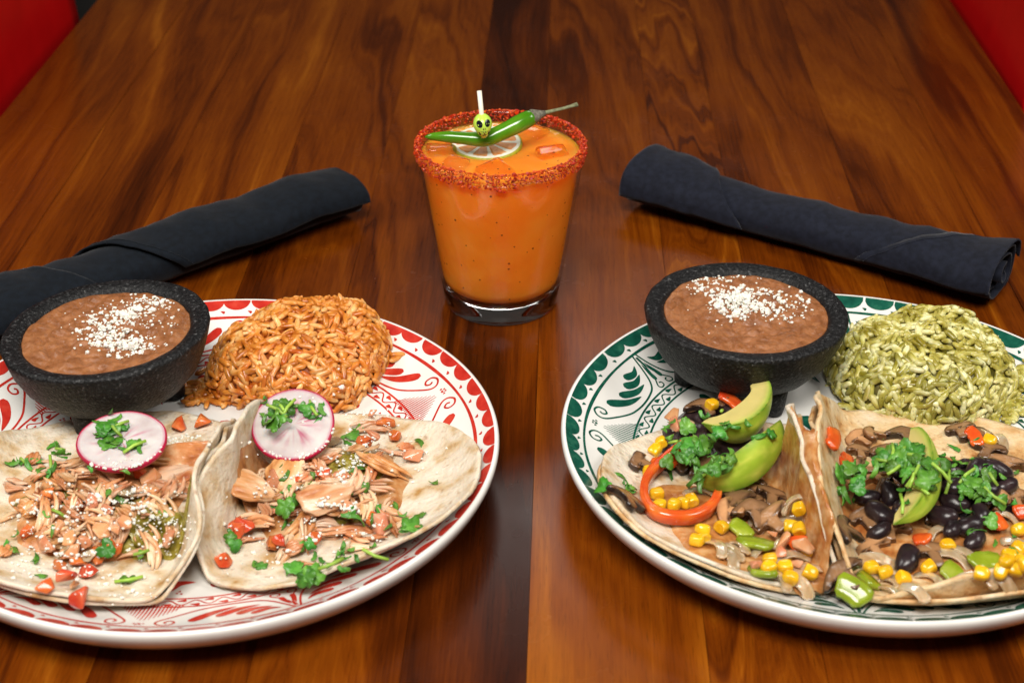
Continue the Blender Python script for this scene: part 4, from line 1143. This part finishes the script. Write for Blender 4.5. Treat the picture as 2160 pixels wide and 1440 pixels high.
drape('green_salsa', HL, 748, 968, 1.1, .9, .10, MAT['salsa'], 'wet green salsa spooned over the chicken on ' + B_, 'salsa', 23, .12, 2.2)
pieces('tomato_dice', TOM, [(95, 1243, 1), (172, 1262, 2, 70), (185, 1215, 0), (125, 1205, 1), (165, 1190, 4), (425, 900, 2), (250, 1165, 3), (110, 1050, 3), (140, 1225, 2), (205, 1180, 4), (235, 1150, 5), (60, 1130, 3), (300, 1010, 1), (380, 905, 4)], HL, .38, .55, 'red tomato dice lying on ' + A_, 'tomato', 'red tomato dice on ' + A_, q=55)
pieces('tomato_dice', TOMP, [(313, 1018, 2), (270, 1108, 1), (95, 1135, 0), (185, 1150, 3), (360, 1150, 4), (225, 1085, 3), (145, 1140, 1), (250, 1130, 5), (125, 1115, 3), (290, 1075, 5), (180, 1095, 5), (215, 1120, 0), (155, 1170, 2), (330, 1045, 3), (110, 1165, 4), (200, 1060, 1), (75, 1080, 5)], HL, .38, .5, 'pale pink tomato dice lying on ' + A_, 'tomato', 'pale tomato dice on ' + A_, q=55)
pieces('tomato_dice', TOM, [(495, 1118, 2), (520, 1115, 4), (465, 1190, 0, 20), (578, 1158, 4), (812, 905, 2), (685, 1005, 0), (790, 1095, 3), (640, 1015, 5), (590, 1150, 3), (505, 1135, 1), (770, 940, 4), (660, 1140, 3), (835, 925, 1)], HL, .38, .55, 'red tomato dice lying on ' + B_, 'tomato', 'red tomato dice on ' + B_, q=55)
pieces('tomato_dice', TOMP, [(805, 1118, 2), (875, 970, 2), (780, 925, 1), (580, 1015, 0), (720, 1015, 3), (735, 1075, 3), (790, 880, 5), (760, 1135, 5)], HL, .38, .5, 'pale pink tomato dice lying on ' + B_, 'tomato', 'pale tomato dice on ' + B_, q=55)
pieces('onion_dice', ONI, [(262, 1040, 0), (190, 1170, 1), (140, 1165, 2)], HL, .4, .28, 'translucent white onion dice lying on ' + A_, 'onion', 'onion dice on ' + A_)
pieces('onion_dice', ONI, [(700, 935, 0), (640, 1045, 2), (730, 1150, 1)], HL, .4, .28, 'translucent white onion dice lying on ' + B_, 'onion', 'onion dice on ' + B_)
radish(257, 932, 2.05, (.05, -.12, 1), HL, 'white radish slice with magenta skin lying flat on ' + A_, 3.25, 2)
radish(619, 897, 1.95, (.02, -.50, 1), HL, 'white radish slice with magenta skin propped up on ' + B_, 3.35, 5)
crumbs(((180, 1060, 45, 18, 110), (290, 1065, 40, 20, 120), (330, 1120, 40, 30, 130), (240, 1030, 60, 20, 70), (110, 1150, 60, 40, 120), (400, 930, 25, 8, 45), (170, 1200, 50, 25, 60), (270, 985, 50, 8, 50), (280, 1240, 40, 15, 20), (60, 1090, 50, 30, 60)), HL, 'fine white cheese crumbs sprinkled over ' + A_, 1)
crumbs(((690, 1005, 40, 15, 120), (600, 1050, 40, 20, 70), (640, 1100, 50, 30, 110), (760, 960, 30, 25, 90), (790, 890, 30, 15, 50), (720, 1080, 40, 20, 80), (870, 970, 25, 25, 30), (540, 1170, 60, 30, 30), (780, 1110, 30, 20, 35), (640, 965, 60, 8, 60), (700, 870, 60, 30, 30)), HL, 'fine white cheese crumbs sprinkled over ' + B_, 2)
herb_cloud(((240, 905, 22, 12, 12, 5, 2), (270, 945, 26, 10, 7, 2, 1), (130, 950, 14, 10, 4, 1, 1), (60, 975, 30, 12, 4, 0, 2), (80, 1000, 20, 8, 4, 1, 0), (345, 1078, 3, 3, 0, 1, 0), (222, 1042, 4, 4, 1, 1, 0), (230, 1178, 6, 6, 0, 1, 0), (268, 1222, 2, 2, 0, 1, 1), (88, 1190, 6, 8, 2, 1, 0), (15, 1150, 18, 14, 4, 1, 0), (300, 1170, 8, 6, 1, 0, 1), (120, 1100, 20, 20, 2, 0, 1), (200, 1020, 60, 30, 4, 0, 0)), HL, 'on ' + A_, 'on ' + A_)
herb_cloud(((605, 862, 20, 7, 10, 4, 3), (575, 895, 16, 8, 5, 3, 0), (655, 878, 16, 10, 5, 1, 1), (735, 935, 8, 20, 3, 0, 0), (745, 905, 10, 10, 2, 1, 0), (605, 1090, 14, 16, 3, 3, 0), (660, 1165, 8, 6, 0, 2, 0), (640, 1210, 26, 10, 4, 5, 0), (700, 1190, 30, 10, 6, 2, 1), (760, 1165, 30, 8, 6, 0, 1), (760, 1090, 25, 8, 6, 0, 0), (850, 1090, 14, 18, 6, 2, 0), (500, 1150, 10, 8, 1, 2, 0), (560, 1190, 14, 6, 1, 1, 0), (895, 930, 5, 8, 1, 0, 0), (920, 1022, 4, 4, 1, 0, 0), (620, 1030, 20, 8, 4, 0, 0), (680, 1000, 50, 20, 4, 1, 0)), HL, 'on ' + B_, 'on ' + B_)

# ------------------------------------------------------------------ build: tacos on the green plate
C_ = 'the vegetable taco by the bean bowl'; D_ = 'the vegetable taco by the green rice'
tortilla(8.9, 58.7, 7.0, [(2, 2.5, 106, .85), (185, 5.0, 16, 2.0), (240, 5.6, 14, 2.0)], HR, MAT['corn_t'], 'lower toasted tortilla doubled under ' + C_, 11, wav=.04)
tortilla(9.0, 58.8, 7.0, [(2, 2.15, 106, .85), (185, 5.0, 18, 2.0), (240, 5.8, 14, 2.0)], HR, MAT['flour'], 'upper tortilla with browned flecks under ' + C_, 12, off=.25, wav=.10)
tortilla(17.5, 58.5, 8.5, [(177, 3.75, 70, .9), (268, 6.9, 30, 1.2)], HR, MAT['corn_t'], 'lower toasted tortilla doubled under ' + D_, 13, wav=.05)
tortilla(17.6, 58.6, 8.7, [(174, 3.45, 66, .9), (278, 6.8, 80, .6)], HR, MAT['corn_t'], 'upper toasted tortilla folded into a wall of ' + D_, 14, off=.27, wav=.10)
HR.smooth(2)
drape('onion_pepper_mix', HR, 1560, 1110, 3.9, 4.2, .3, MAT['juice'], 'juicy sauteed onion and pepper mix spread in ' + C_, 'filling', 4, .35, 1.2)
drape('onion_pepper_mix', HR, 1960, 1090, 4.6, 4.4, .35, MAT['juice'], 'juicy sauteed onion and pepper mix spread in ' + D_, 'filling', 5, .35, 1.2)
drape('black_bean_mash', HR, 1500, 925, 2.4, 2.9, .95, MAT['mash'], 'dark mashed black beans heaped in ' + C_, 'beans', 7, .6, 1.3, -.5)
drape('black_bean_mash', HR, 2010, 1030, 3.0, 2.4, .7, MAT['mash'], 'dark mashed black beans heaped in ' + D_, 'beans', 8, .6, 1.3, -.3)
drape('onion_pepper_mix', HR, 1690, 1200, 1.3, 2.2, .25, MAT['juice'], 'juicy onion mix heaped at the fold of ' + C_, 'filling', 14, .3, 1.4)
W = 'on ' + C_
pieces('onion_strip', ONS, [(1615, 1110, 2, 40), (1545, 1165, 2, 0), (1480, 1045, 1, 20), (1585, 1075, 0, 10), (1560, 1150, 4, -10), (1670, 1180, 0, 70), (1540, 1180, 4, -15), (1680, 1090, 3, 20), (1440, 900, 4, 30), (1510, 1160, 0, -20), (1620, 1170, 1, 60), (1655, 1150, 4, 100), (1700, 1210, 0, 90), (1690, 1235, 4, 10), (1640, 1225, 0, -10), (1660, 1090, 2, 60), (1570, 1100, 3, 0)], HR, .5, .3, 'soft translucent onion strip ' + W, 'onion', 'onion strips on ' + C_, q=55, lift=-.03)
pieces('green_pepper_piece', PGS, [(1590, 1155, 0, 50), (1610, 1215, 2, -20), (1560, 1120, 1, 10)], HR, .5, .35, 'olive green pepper strip ' + W, 'pepper', 'green pepper on ' + C_, q=55)
pieces('mushroom_slice', MUSH, [(1560, 1062, 1, -40), (1650, 1042, 0, 80), (1490, 862, 4, 10), (1355, 985, 2, 70), (1320, 1062, 4, 0), (1610, 1085, 3, 30), (1545, 1045, 2, 10), (1680, 1010, 1, 20), (1640, 1075, 4, 50), (1575, 1035, 4, 0), (1690, 1060, 0, 100), (1600, 1050, 0, -20), (1530, 850, 3, 40), (1565, 1075, 4, 40), (1625, 1060, 2, 0), (1660, 1080, 3, 60), (1590, 1095, 4, 10), (1635, 1110, 1, 30), (1545, 1090, 0, 80), (1500, 1000, 4, 20), (1430, 985, 2, 40), (1675, 1040, 4, 0)], HR, .6, .34, lambda k: ('blackened' if k in (2, 4) else 'browned') + ' mushroom slice ' + W, 'mushroom', lambda k: ('blackened' if k in (2, 4) else 'browned') + ' mushrooms on ' + C_, q=60, steep=1.5)
pieces('corn_kernel', KERN, [(1385, 1050), (1392, 1075), (1440, 1070), (1460, 1062), (1420, 1075), (1518, 1120), (1478, 1142), (1468, 1150), (1625, 1192), (1618, 1205), (1655, 1205), (1660, 1222), (1670, 1115), (1690, 1125), (1400, 940), (1385, 955), (1365, 1005), (1480, 1125), (1690, 1090), (1500, 862), (1705, 1215), (1700, 1170)], HR, .3, .48, 'bright yellow corn kernel ' + W, 'corn', 'corn kernels on ' + C_, q=55)
pieces('red_pepper_piece', PRS, [(1540, 850, 2, 20), (1400, 985, 0, 40), (1680, 1160, 1, 60)], HR, .5, .3, 'short red pepper piece ' + W, 'pepper', 'red pepper pieces on ' + C_)
pieces('tomato_dice', TOMP, [(1660, 1145), (1630, 1140), (1425, 885), (1545, 830), (1680, 1200), (1650, 1175), (1600, 1200), (1690, 1150), (1430, 900)], HR, .4, .5, 'pale tomato dice ' + W, 'tomato', 'tomato dice on ' + C_)
# the long hooked pepper strip
pp = []
for px, py, dz in ((1472, 948, .35), (1440, 962, .35), (1405, 982, .3), (1375, 1008, .3), (1356, 1040, .3), (1358, 1072, .35), (1378, 1098, .4), (1415, 1112, .45), (1455, 1110, .45), (1490, 1098, .45), (1508, 1078, .5), (1514, 1058, .5)):
    c = HR.hit(px, py); pp.append((c[0], c[1], HR.get(c[0], c[1]) + dz))
pp = np.array(pp); pp[1:-1, 2] = np.maximum(pp[1:-1, 2], (pp[:-2, 2] + pp[2:, 2]) / 2)
t_ = np.linspace(0, len(pp) - 1, 44); pc = np.c_[[np.interp(t_, range(len(pp)), pp[:, k]) for k in range(3)]].T
for _ in range(3): pc[1:-1] = (pc[:-2] + 2 * pc[1:-1] + pc[2:]) / 4
V, F = strip_geo([tuple(p) for p in pc], .58, .34, 3, .03)
tag(world_obj('red_pepper_strip', V, F, MAT['pepr']), 'long hooked red pepper strip curling round corn ' + W, 'pepper')
HR.splat(pc + [0, 0, .25], 2)


def slab(me, p0, p1, roll, name, label):
    """lay a long slice from p0 to p1 (scene points), turned by roll about its length"""
    a, b = Vector(p0), Vector(p1); d = (b - a).normalized(); s = d.cross(Vector((0, 0, 1))).normalized(); u = s.cross(d)
    R = Matrix((d, s, u)).transposed().to_4x4() @ Matrix.Rotation(math.radians(roll), 4, 'X'); R.translation = (a + b) / 2
    o = tag(link(name, me, None, R), label, 'avocado')
    A = np.array(o.matrix_basis); co = np.array([tuple(v.co) for v in me.vertices]) @ A[:3, :3].T + A[:3, 3]
    HR.splat(co / U, 1)
    return o


c0 = at(1510, 1012, 2.6); c1 = at(1655, 905, 3.6)
slab(avocado_geo(5.6, 2.0, 52, .3), c0, c1, -66, 'avocado_slice', 'avocado slice showing its rounded green outside ' + W)
c0 = at(1535, 905, 3.0); c1 = at(1625, 835, 3.6)
slab(avocado_geo(4.4, 2.0, 52, .3), c0, c1, -104, 'avocado_slice', 'avocado slice showing its flat tan cut face ' + W)
herb_cloud(((1480, 935, 42, 24, 34, 6, 2), (1515, 965, 22, 16, 8, 2, 1), (1440, 1010, 30, 14, 10, 2, 1), (1490, 1020, 16, 10, 6, 2, 0), (1310, 1035, 14, 8, 3, 3, 0), (1620, 915, 12, 12, 2, 1, 0), (1450, 965, 20, 14, 5, 1, 0), (1515, 885, 12, 14, 3, 0, 1), (1320, 1000, 8, 8, 1, 0, 0)), HR, 'on ' + C_, 'on ' + C_)
W = 'on ' + D_
pieces('mushroom_slice', MUSH, [(1815, 935, 0, 40), (1845, 925, 3, 90), (1810, 965, 3, 10), (1785, 1130, 4, 80), (1845, 1165, 0, 20), (1880, 1130, 0, -10), (1790, 1205, 4, 30), (1850, 1015, 0, 20), (2060, 930, 4, -35), (2085, 960, 2, -30), (2120, 990, 1, -30), (2140, 1060, 0, 20), (2100, 1060, 3, 0), (1880, 1040, 2, 60), (1910, 930, 4, 0), (1970, 1180, 4, 0), (2030, 920, 2, 10), (1830, 1100, 2, 30), (1890, 1100, 1, 0), (1820, 1000, 1, 70), (2000, 1100, 4, 20), (2110, 1020, 4, -20), (1870, 965, 2, 20), (2080, 1100, 4, 60)], HR, .6, .34, lambda k: ('blackened' if k in (2, 4) else 'browned') + ' mushroom slice ' + W, 'mushroom', lambda k: ('blackened' if k in (2, 4) else 'browned') + ' mushrooms on ' + D_, q=60)
pieces('onion_strip', ONS, [(1965, 1150, 3, 120), (2010, 1185, 0, 20), (2040, 1180, 2, 10), (1985, 1130, 1, 70), (2120, 1110, 3, 0), (2080, 920, 2, -20), (1880, 1230, 4, 10), (2110, 940, 2, -30), (2140, 1150, 4, 30), (2010, 1210, 4, 0), (2060, 1215, 1, 20), (1830, 1215, 4, 20), (1870, 1250, 0, 0), (1930, 1240, 2, 10), (1960, 1230, 1, -20), (2110, 1240, 4, 10), (1850, 1190, 2, 50)], HR, .5, .3, 'soft translucent onion strip ' + W, 'onion', 'onion strips on ' + D_, q=55, lift=-.03)
pieces('green_pepper_piece', PGS, [(1795, 1252, 2, 30), (1825, 1230, 1, 10), (2072, 1190, 0, 80), (2010, 1210, 1, 0)], HR, .5, .35, 'olive green pepper strip ' + W, 'pepper', 'green pepper on ' + D_, q=55)
pieces('black_bean', BEAN, [(1850, 1095, 2, -50), (1918, 1190, 2, 70), (2045, 1120, 0, 20), (2005, 1125, 3, 60), (2080, 1045, 1, 10), (1880, 1045, 1, 90), (1940, 1070, 0, 40), (2055, 1150, 1, 60), (1955, 1040, 3, 0), (2120, 1030, 3, 30), (1900, 1000, 3, 100), (2010, 1075, 1, -30), (1975, 1000, 1, 20), (2060, 1000, 0, 60), (2095, 1010, 2, -20), (1860, 1130, 3, 20), (1900, 1085, 1, 70), (2020, 1040, 2, 20), (1990, 1100, 0, -40), (1830, 1060, 3, 0), (2070, 1090, 3, 90)], HR, .55, .75, 'whole glossy black bean ' + W, 'bean', 'black beans on ' + D_, q=50, lift=-.06)
pieces('corn_kernel', KERN, [(1992, 1160), (2125, 1180), (2135, 1205), (2150, 1190), (2110, 1215), (2145, 1160), (2088, 938), (1870, 1215), (1900, 1225), (2140, 1125), (2120, 1195), (2155, 1210), (1835, 1205), (1960, 1205), (2070, 1215)], HR, .3, .48, 'bright yellow corn kernel ' + W, 'corn', 'corn kernels on ' + D_, q=55)
pieces('red_pepper_piece', PRS, [(1752, 935, 2, -40), (1780, 980, 0, -60), (2100, 1108, 1, 20), (1945, 1140, 1, 40), (2055, 925, 0, -20), (2150, 1080, 1, 70)], HR, .5, .3, 'short red pepper piece ' + W, 'pepper', 'red pepper pieces on ' + D_)
c0 = at(1925, 1115, 3.0); c1 = at(1965, 880, 4.3)
slab(avocado_geo(6.4, 1.75, 36, .3), c0, c1, -62, 'avocado_slice', 'long narrow avocado slice with a green rim ' + W)
herb_cloud(((1900, 960, 26, 18, 22, 8, 4), (1905, 1000, 24, 16, 14, 4, 3), (1800, 1030, 20, 18, 16, 7, 0), (2040, 1010, 40, 18, 20, 9, 3), (2050, 1060, 30, 16, 6, 4, 1), (2000, 965, 14, 18, 4, 2, 0), (1968, 1000, 14, 12, 6, 3, 1), (1890, 1060, 12, 8, 2, 0, 2), (2090, 1130, 12, 8, 3, 1, 0), (2140, 1150, 10, 12, 3, 0, 0), (2060, 960, 20, 10, 4, 0, 0)), HR, 'on ' + D_, 'on ' + D_)

# ------------------------------------------------------------------ the cocktail
GX, GY = -3.28, 80.2
gl = empty('cocktail_glass', (GX, GY, 0), 'tapered clear rocks glass with a red chile salt rim', 'glass')
out = [(3.02, 0.0), (3.2, .06), (3.28, .2), (3.32, .6), (3.42, 1.2), (3.56, 2.0), (3.76, 3.2), (4.02, 5.0), (4.32, 7.0), (4.6, 8.9), (4.72, 9.75), (4.73, 9.86), (4.68, 9.93), (4.60, 9.95), (4.53, 9.90), (4.50, 9.8)]
inn = [(4.38, 8.9), (4.11, 7.0), (3.82, 5.0), (3.56, 3.2), (3.37, 2.0), (3.28, 1.65), (3.1, 1.45), (2.6, 1.36), (.001, 1.34)]
V, F = lathe([(.001, .12), (2.7, .12), (2.85, .05)] + out[:5] + [(3.30, 1.31), (3.1, 1.32), (2.6, 1.32), (.001, 1.32)], 128)
link('base', mesh('base', V, F, MAT['glass']), gl, loc=(GX, GY, 0))
V, F = lathe(out[4:] + inn[:5] + [(3.3, 1.6), (3.31, 1.31), (3.42, 1.2)], 128)
link('wall', mesh('wall', V, F, MAT['pane']), gl, loc=(GX, GY, 0))
LIQ = 9.3
ip = [(r + .018, z) for r, z in [(.001, 1.325), (2.6, 1.34), (3.1, 1.43), (3.28, 1.63), (3.37, 2.0), (3.56, 3.2), (3.82, 5.0), (4.11, 7.0), (4.38, 8.9)]]
top = [(4.435, LIQ + .04), (4.3, LIQ), (3.4, LIQ), (2.4, LIQ), (1.2, LIQ), (.001, LIQ)]
ip[0] = (.001, 1.325)
V, F = lathe(ip + top, 128)
tag(link('orange_cocktail', mesh('orange_cocktail', V, F, MAT['liquid']), None, loc=(GX, GY, 0)), 'cloudy orange cocktail with dark flecks filling the glass', 'drink')
# salt crust
r = random.Random(4); parts = []; cols = []
cg = [ball(1, .8, .8, 1, .5, 1.4, s + 70) for s in range(6)]
pal = [srgb(205, 62, 18), srgb(178, 40, 12), srgb(222, 96, 24), srgb(150, 26, 12), srgb(235, 130, 50), srgb(90, 20, 10)]
for i in range(4600):
    a = r.uniform(0, 2 * math.pi); q = r.random()
    edge = .78 + .34 * nz(math.cos(a) * 2.5, math.sin(a) * 2.5, 3, 3)
    if q < .62:
        h = r.random() ** 1.25 * edge; z = 9.93 - h; rr = np.interp(z, [8.9, 9.75, 9.93], [4.60, 4.72, 4.70]) + r.uniform(0, .08)
    elif q < .86: rr = 4.6 + r.uniform(-.09, .1); z = 9.95 + r.uniform(-.01, .06)
    else: z = 9.93 - r.random() ** 1.6 * .4; rr = np.interp(z, [8.9, 9.8], [4.38, 4.50]) - r.uniform(0, .05)
    s = .046 * math.exp(r.gauss(0, .42)); v, f = cg[r.randrange(6)]
    v = rot(rot(v, 'X', r.uniform(0, 360)), 'Z', r.uniform(0, 360)) * s + [rr * math.cos(a), rr * math.sin(a), z]
    parts.append((v, f)); c = pal[min(5, int(abs(r.gauss(0, 1.9))))]; cols += [c] * len(v)
V, F = join(parts); o = link('chile_salt_rim', mesh('chile_salt_rim', V, F, MAT['salt'], False, cols), gl, loc=(GX, GY, 0)); o['kind'] = 'stuff'
# ice
for (px, py, s, rz, rx, lab) in ((1165, 325, 1.9, 25, 22, 'large ice cube with a sloping face beside the lime wheel'), (1140, 268, 1.5, 60, 12, 'ice cube under the stalk end of the green chili'), (925, 318, 1.5, 15, -14, 'ice cube under the tip of the green chili'), (1040, 360, 1.6, 40, 14, 'ice cube in front of the lime wheel'), (960, 350, 1.3, 70, 8, 'small ice cube between the glass wall and the lime wheel')):
    c = at(px, py, LIQ); V, F = chunk(s, s, s, int(px), .12, .11)
    V = rot(rot(V, 'X', rx), 'Z', rz); c[2] = LIQ - V[:, 2].max() + .42
    d = np.array([c[0] - GX, c[1] - GY]); m = np.hypot(*d); lim = 4.2 - s * .62
    if m > lim: c[:2] = np.array([GX, GY]) + d * lim / m
    tag(link('ice_cube', mesh('ice_cube', V, F, MAT['ice']), None, loc=c), lab, 'ice')
# lime wheel
lc = at(1026, 303, LIQ + .12); LR = 1.98
lw = empty('lime_wheel', lc, 'dried lime wheel with brown segments floating on the orange drink', 'lime')
V, F = lathe([(.001, .13), (LR - .12, .13), (LR - .02, .1), (LR - .01, .0), (LR - .02, -.1), (LR - .12, -.15), (.001, -.15)], 64)
TL = Matrix.Translation(Vector(lc)) @ Matrix.Rotation(math.radians(5), 4, 'X')
link('pith', mesh('pith', V, F, MAT['pith']), lw, TL)
V, F = lathe([(LR - .06, .12), (LR + .02, .08), (LR + .05, -.06), (LR, -.2), (LR - .1, -.26), (LR - .25, -.2)], 64); F = F + [tuple((5 * 64 + k, 5 * 64 + (k + 1) % 64, (k + 1) % 64, k)) for k in range(64)]
link('rind', mesh('rind', V, F, MAT['rind']), lw, TL)
for k in range(9):
    a0 = k * 40 + 3; V = []; r0 = .18
    for i in range(9):
        rr = r0 + (LR - .16 - r0) * i / 8; sp = (40 - 3.5) * (1 - .10 * (i / 8) ** 6) - (1.6 / max(rr, .3))
        for j in range(9):
            a = math.radians(a0 + 17 + (j / 8 - .5) * sp); edge = min(i, 8 - i, j, 8 - j); V.append((rr * math.cos(a), rr * math.sin(a), .132 + (.02 if edge else -.03) + .02 * nz(rr * 4, a * 6, k)))
    link('segment', mesh('segment', V, grid_faces(9, 9), MAT['pulp']), lw, TL)
# green chili
YC = 79.6
cp = [at_depth(*q) for q in ((896, 289, 79.3), (925, 288, 79.3), (965, 290, 79.3), (1000, 294, 79.3), (1028, 294, 79.4), (1058, 280, 79.6), (1090, 264, 79.9), (1112, 252, 80.2), (1126, 246, 80.4))]
P = np.array(cp); t_ = np.linspace(0, len(P) - 1, 40); P = np.c_[[np.interp(t_, range(len(P)), P[:, k]) for k in range(3)]].T
for _ in range(5): P[1:-1] = (P[:-2] + 2 * P[1:-1] + P[2:]) / 4
P[:, 2] = np.maximum(P[:, 2], LIQ + .38)
R = np.interp(np.linspace(0, 1, 40), [0, .05, .2, .5, .75, .93, 1], [.04, .19, .33, .44, .49, .46, .36]) * (1 + .03 * np.sin(np.linspace(0, 17, 40)))
cb = np.array([P[20][0], P[20][1], P[:, 2].min() - .4]); chl = empty('green_chili', cb, 'glossy green chili pepper skewered across the top of the drink', 'chili')
V, F = tube(P, R, 18); world_obj('flesh', V, F, MAT['chili'], chl)
st = np.array([P[-1], at_depth(1140, 241, 80.6), at_depth(1160, 236, 80.8), at_depth(1190, 229, 81.1), at_depth(1218, 221, 81.4)])
V, F = tube([P[-3], P[-1], st[1], st[1] * .5 + st[2] * .5], [.40, .44, .24, .14], 14, ridge=5, rs=.1); world_obj('calyx', V, F, MAT['calyx'], chl)
V, F = tube([st[1], st[2], st[3], (st[3] + st[4]) / 2, st[4]], [.14, .1, .09, .1, .13], 10, ridge=3, rs=.12); world_obj('stalk', V, F, MAT['chstem'], chl)
# skull pick
sk = at_depth(1018, 262, 78.7); tip = at_depth(1011, 192, 78.9); d = (tip - sk); d /= np.linalg.norm(d)
pk = empty('skull_pick', sk - d * 1.2, 'cream cocktail pick with a lime green skull bead', 'pick')
V, F = tube([sk - d * .75, sk, tip], [.13, .13, .13], 14); world_obj('stick', V, F, MAT['stick'], pk)
V, F = ball(.52, .50, .60, 3)
V = np.array(V)
for v in V:
    if v[2] < -.05:
        t = min(1, (-.05 - v[2]) / .5); v[0] *= 1 - .30 * t; v[1] *= 1 - .22 * t; v[2] *= 1.25
    if v[1] < -.2 and v[2] < .05: v[1] -= .03
view = (EYE - sk); view /= np.linalg.norm(view)
zax = Vector(d); yax = -(Vector((view[0] - .05, view[1], view[2])) - zax * Vector(view).dot(zax)).normalized(); yax = (yax - zax * yax.dot(zax)).normalized(); xax = yax.cross(zax)
SM = Matrix((xax, yax, zax)).transposed().to_4x4() @ Matrix.Rotation(math.radians(10), 4, 'Z') @ Matrix.Rotation(math.radians(-14), 4, 'X'); SM.translation = Vector(sk)
hd = link('skull_bead', mesh('skull_bead', V, F, MAT['bead']), pk, SM)


BV = BVHTree.FromPolygons([tuple(v) for v in V], F)


def on_skull(name, pts, lift=.014, mat='black'):
    """a patch of paint or moulding lying on the bead's front"""
    W_ = []
    for x, z in pts:
        hit = BV.ray_cast(Vector((x, -3, z)), Vector((0, 1, 0)))[0]; W_.append((x, (hit.y if hit else -.2) - lift, z))
    n = len(W_); c = np.mean(W_, axis=0); hit = BV.ray_cast(Vector((c[0], -3, c[2])), Vector((0, 1, 0)))[0]; c[1] = hit.y - lift - .005
    W_ = W_ + [tuple(c)]
    o = bpy.data.objects.new(name, mesh(name, W_, [(k, (k + 1) % n, n) for k in range(n)], MAT[mat])); COL.objects.link(o); o.parent = hd
    return o


for s in (-1, 1):
    on_skull('eye_socket', [(s * .22 + .155 * math.cos(a) + .02 * s * math.sin(a), .03 + .21 * math.sin(a)) for a in np.linspace(0, 6.1, 14)])
    on_skull('nostril', [(s * .045 + .022 * math.cos(a), -.27 + .06 * math.sin(a)) for a in np.linspace(0, 5.6, 8)])
m_ = [(x, -.40 + .25 * x * x) for x in np.linspace(-.3, .3, 9)] + [(x, -.62 + .9 * x * x) for x in np.linspace(.27, -.27, 9)]
on_skull('mouth', m_)
for row, zz in enumerate((-.44, -.53)):
    for k in range(5 - row):
        x = (k - (4 - row) / 2) * .1
        on_skull('tooth', [(x + .037 * math.cos(a), zz + .04 * x * x * 10 + .03 * math.sin(a)) for a in np.linspace(0, 5.6, 8)], .03, 'bead')

# ------------------------------------------------------------------ rolled napkins
def napkin(p0, p1, w, h, mat, label, seed, flare, hems, spiral_end):
    """a cloth rolled into a flattened tube from p0 to p1 (centre line on the table); hems = diagonal edges of the outer layer"""
    a, b = np.array(p0[:2]), np.array(p1[:2]); L = np.linalg.norm(b - a); d = (b - a) / L; s = np.array([-d[1], d[0]])
    th = empty('rolled_napkin', (*(a + b) / 2, 0), label, 'napkin')

    def skin(u, ang, lift=0.0):
        """point on the roll at distance u along it, angle ang round it (0 = +s side, 90 = top)"""
        k = 1 + flare(u / L); ca, sa = math.cos(ang), math.sin(ang)
        ww = (w / 2) * k + lift + .10 * nz(u * .25, seed, 0); hh = (h / 2) * k * (1 + .12 * nz(u * .3, seed + 5, 0)) + lift
        e = .82
        x = ww * math.copysign(abs(ca) ** e, ca); z = hh * math.copysign(abs(sa) ** e, sa)
        wr = .05 * nz(u * .5 + 2 * ca, sa * 1.5, seed, 3) + .035 * nz(u * 1.3 + sa * 2, ca * 2, seed + 3, 2)
        q = a + d * u + s * (x + (wr if sa > -.5 else 0)); zz = max(hh * .97 + z + wr, .015 - lift * .0)
        return (q[0], q[1], zz)
    # rolled body with its layers showing at both ends: a spiral sheet
    n = 110; turns = 3.2; nv = 44; V = []
    for i in range(n):
        t = i / (n - 1); ang = math.radians(-60) + t * turns * 2 * math.pi; sc = 1 - .84 * t
        for j in range(nv):
            u = L * j / (nv - 1); end = .0
            u = u * (1 - .0) + (.35 * math.sin(ang * .5 + seed) * t) * (1 if j == nv - 1 else (-1 if j == 0 else 0))
            q = np.array(skin(u, ang)); c = np.array([*(a + d * u), h / 2 * (1 + flare(u / L))])
            q = c + (q - c) * (sc * .97); V.append(q)
    V2, F2 = solid(np.array(V), grid_faces(n, nv), .10)
    world_obj('roll', V2, F2, mat, th)
    # the outer layers, each ending in a slanting hem
    for k, (u_top, slope, u_end, lift, a0, a1) in enumerate(hems):
        V = []; na, nu = 40, 40
        for i in range(na):
            ang = math.radians(a0 + (a1 - a0) * i / (na - 1)); edge = u_top + slope * (i / (na - 1) - .5) * L
            for j in range(nu):
                t = j / (nu - 1); u = edge + (u_end - edge) * t; V.append(skin(min(max(u, -.2), L + .2), ang, lift))
        V2, F2 = solid(np.array(V), grid_faces(na, nu), .085)
        wp = world_obj('outer_fold', V2, F2, mat, th)
        P = []
        for i in range(60):
            q = i / 59; ang = math.radians(a0 + (a1 - a0) * q); edge = u_top + slope * (q - .5) * L; u = edge + (u_end - edge) * (.55 / max(abs(u_end - edge), .6)); P.append(skin(min(max(u, -.15), L + .15), ang, lift + .012))
        V3, F3 = tube(P, [.022] * len(P), 6); world_obj('hem_stitch', V3, F3, mat, wp)
    return th


# centre lines from the measured ends
nl1 = at(730, 446, 0); nl0 = at(-45, 728, 0)
napkin(nl0, nl1, 4.8, 2.9, MAT['cloth_l'], 'black rolled cloth napkin behind the bowl on the red painted plate', 2, lambda t: .04 * math.sin(t * 3), [(9.2, .22, 32, .06, -20, 178), (4.6, .20, -0.1, .07, -20, 178)], True)
nr0 = at(1354, 424, 0); nr1 = at(2102, 630, 0)
napkin(nr0, nr1, 4.6, 2.9, MAT['cloth_r'], 'charcoal rolled cloth napkin behind the bowl on the green painted plate', 6, lambda t: .20 * math.exp(-(t / .16) ** 2) + .14 * max(0, (t - .55) / .45), [(5.6, .24, -0.1, .06, 0, 185), (20.0, -.34, 40, .06, 0, 185)], True)
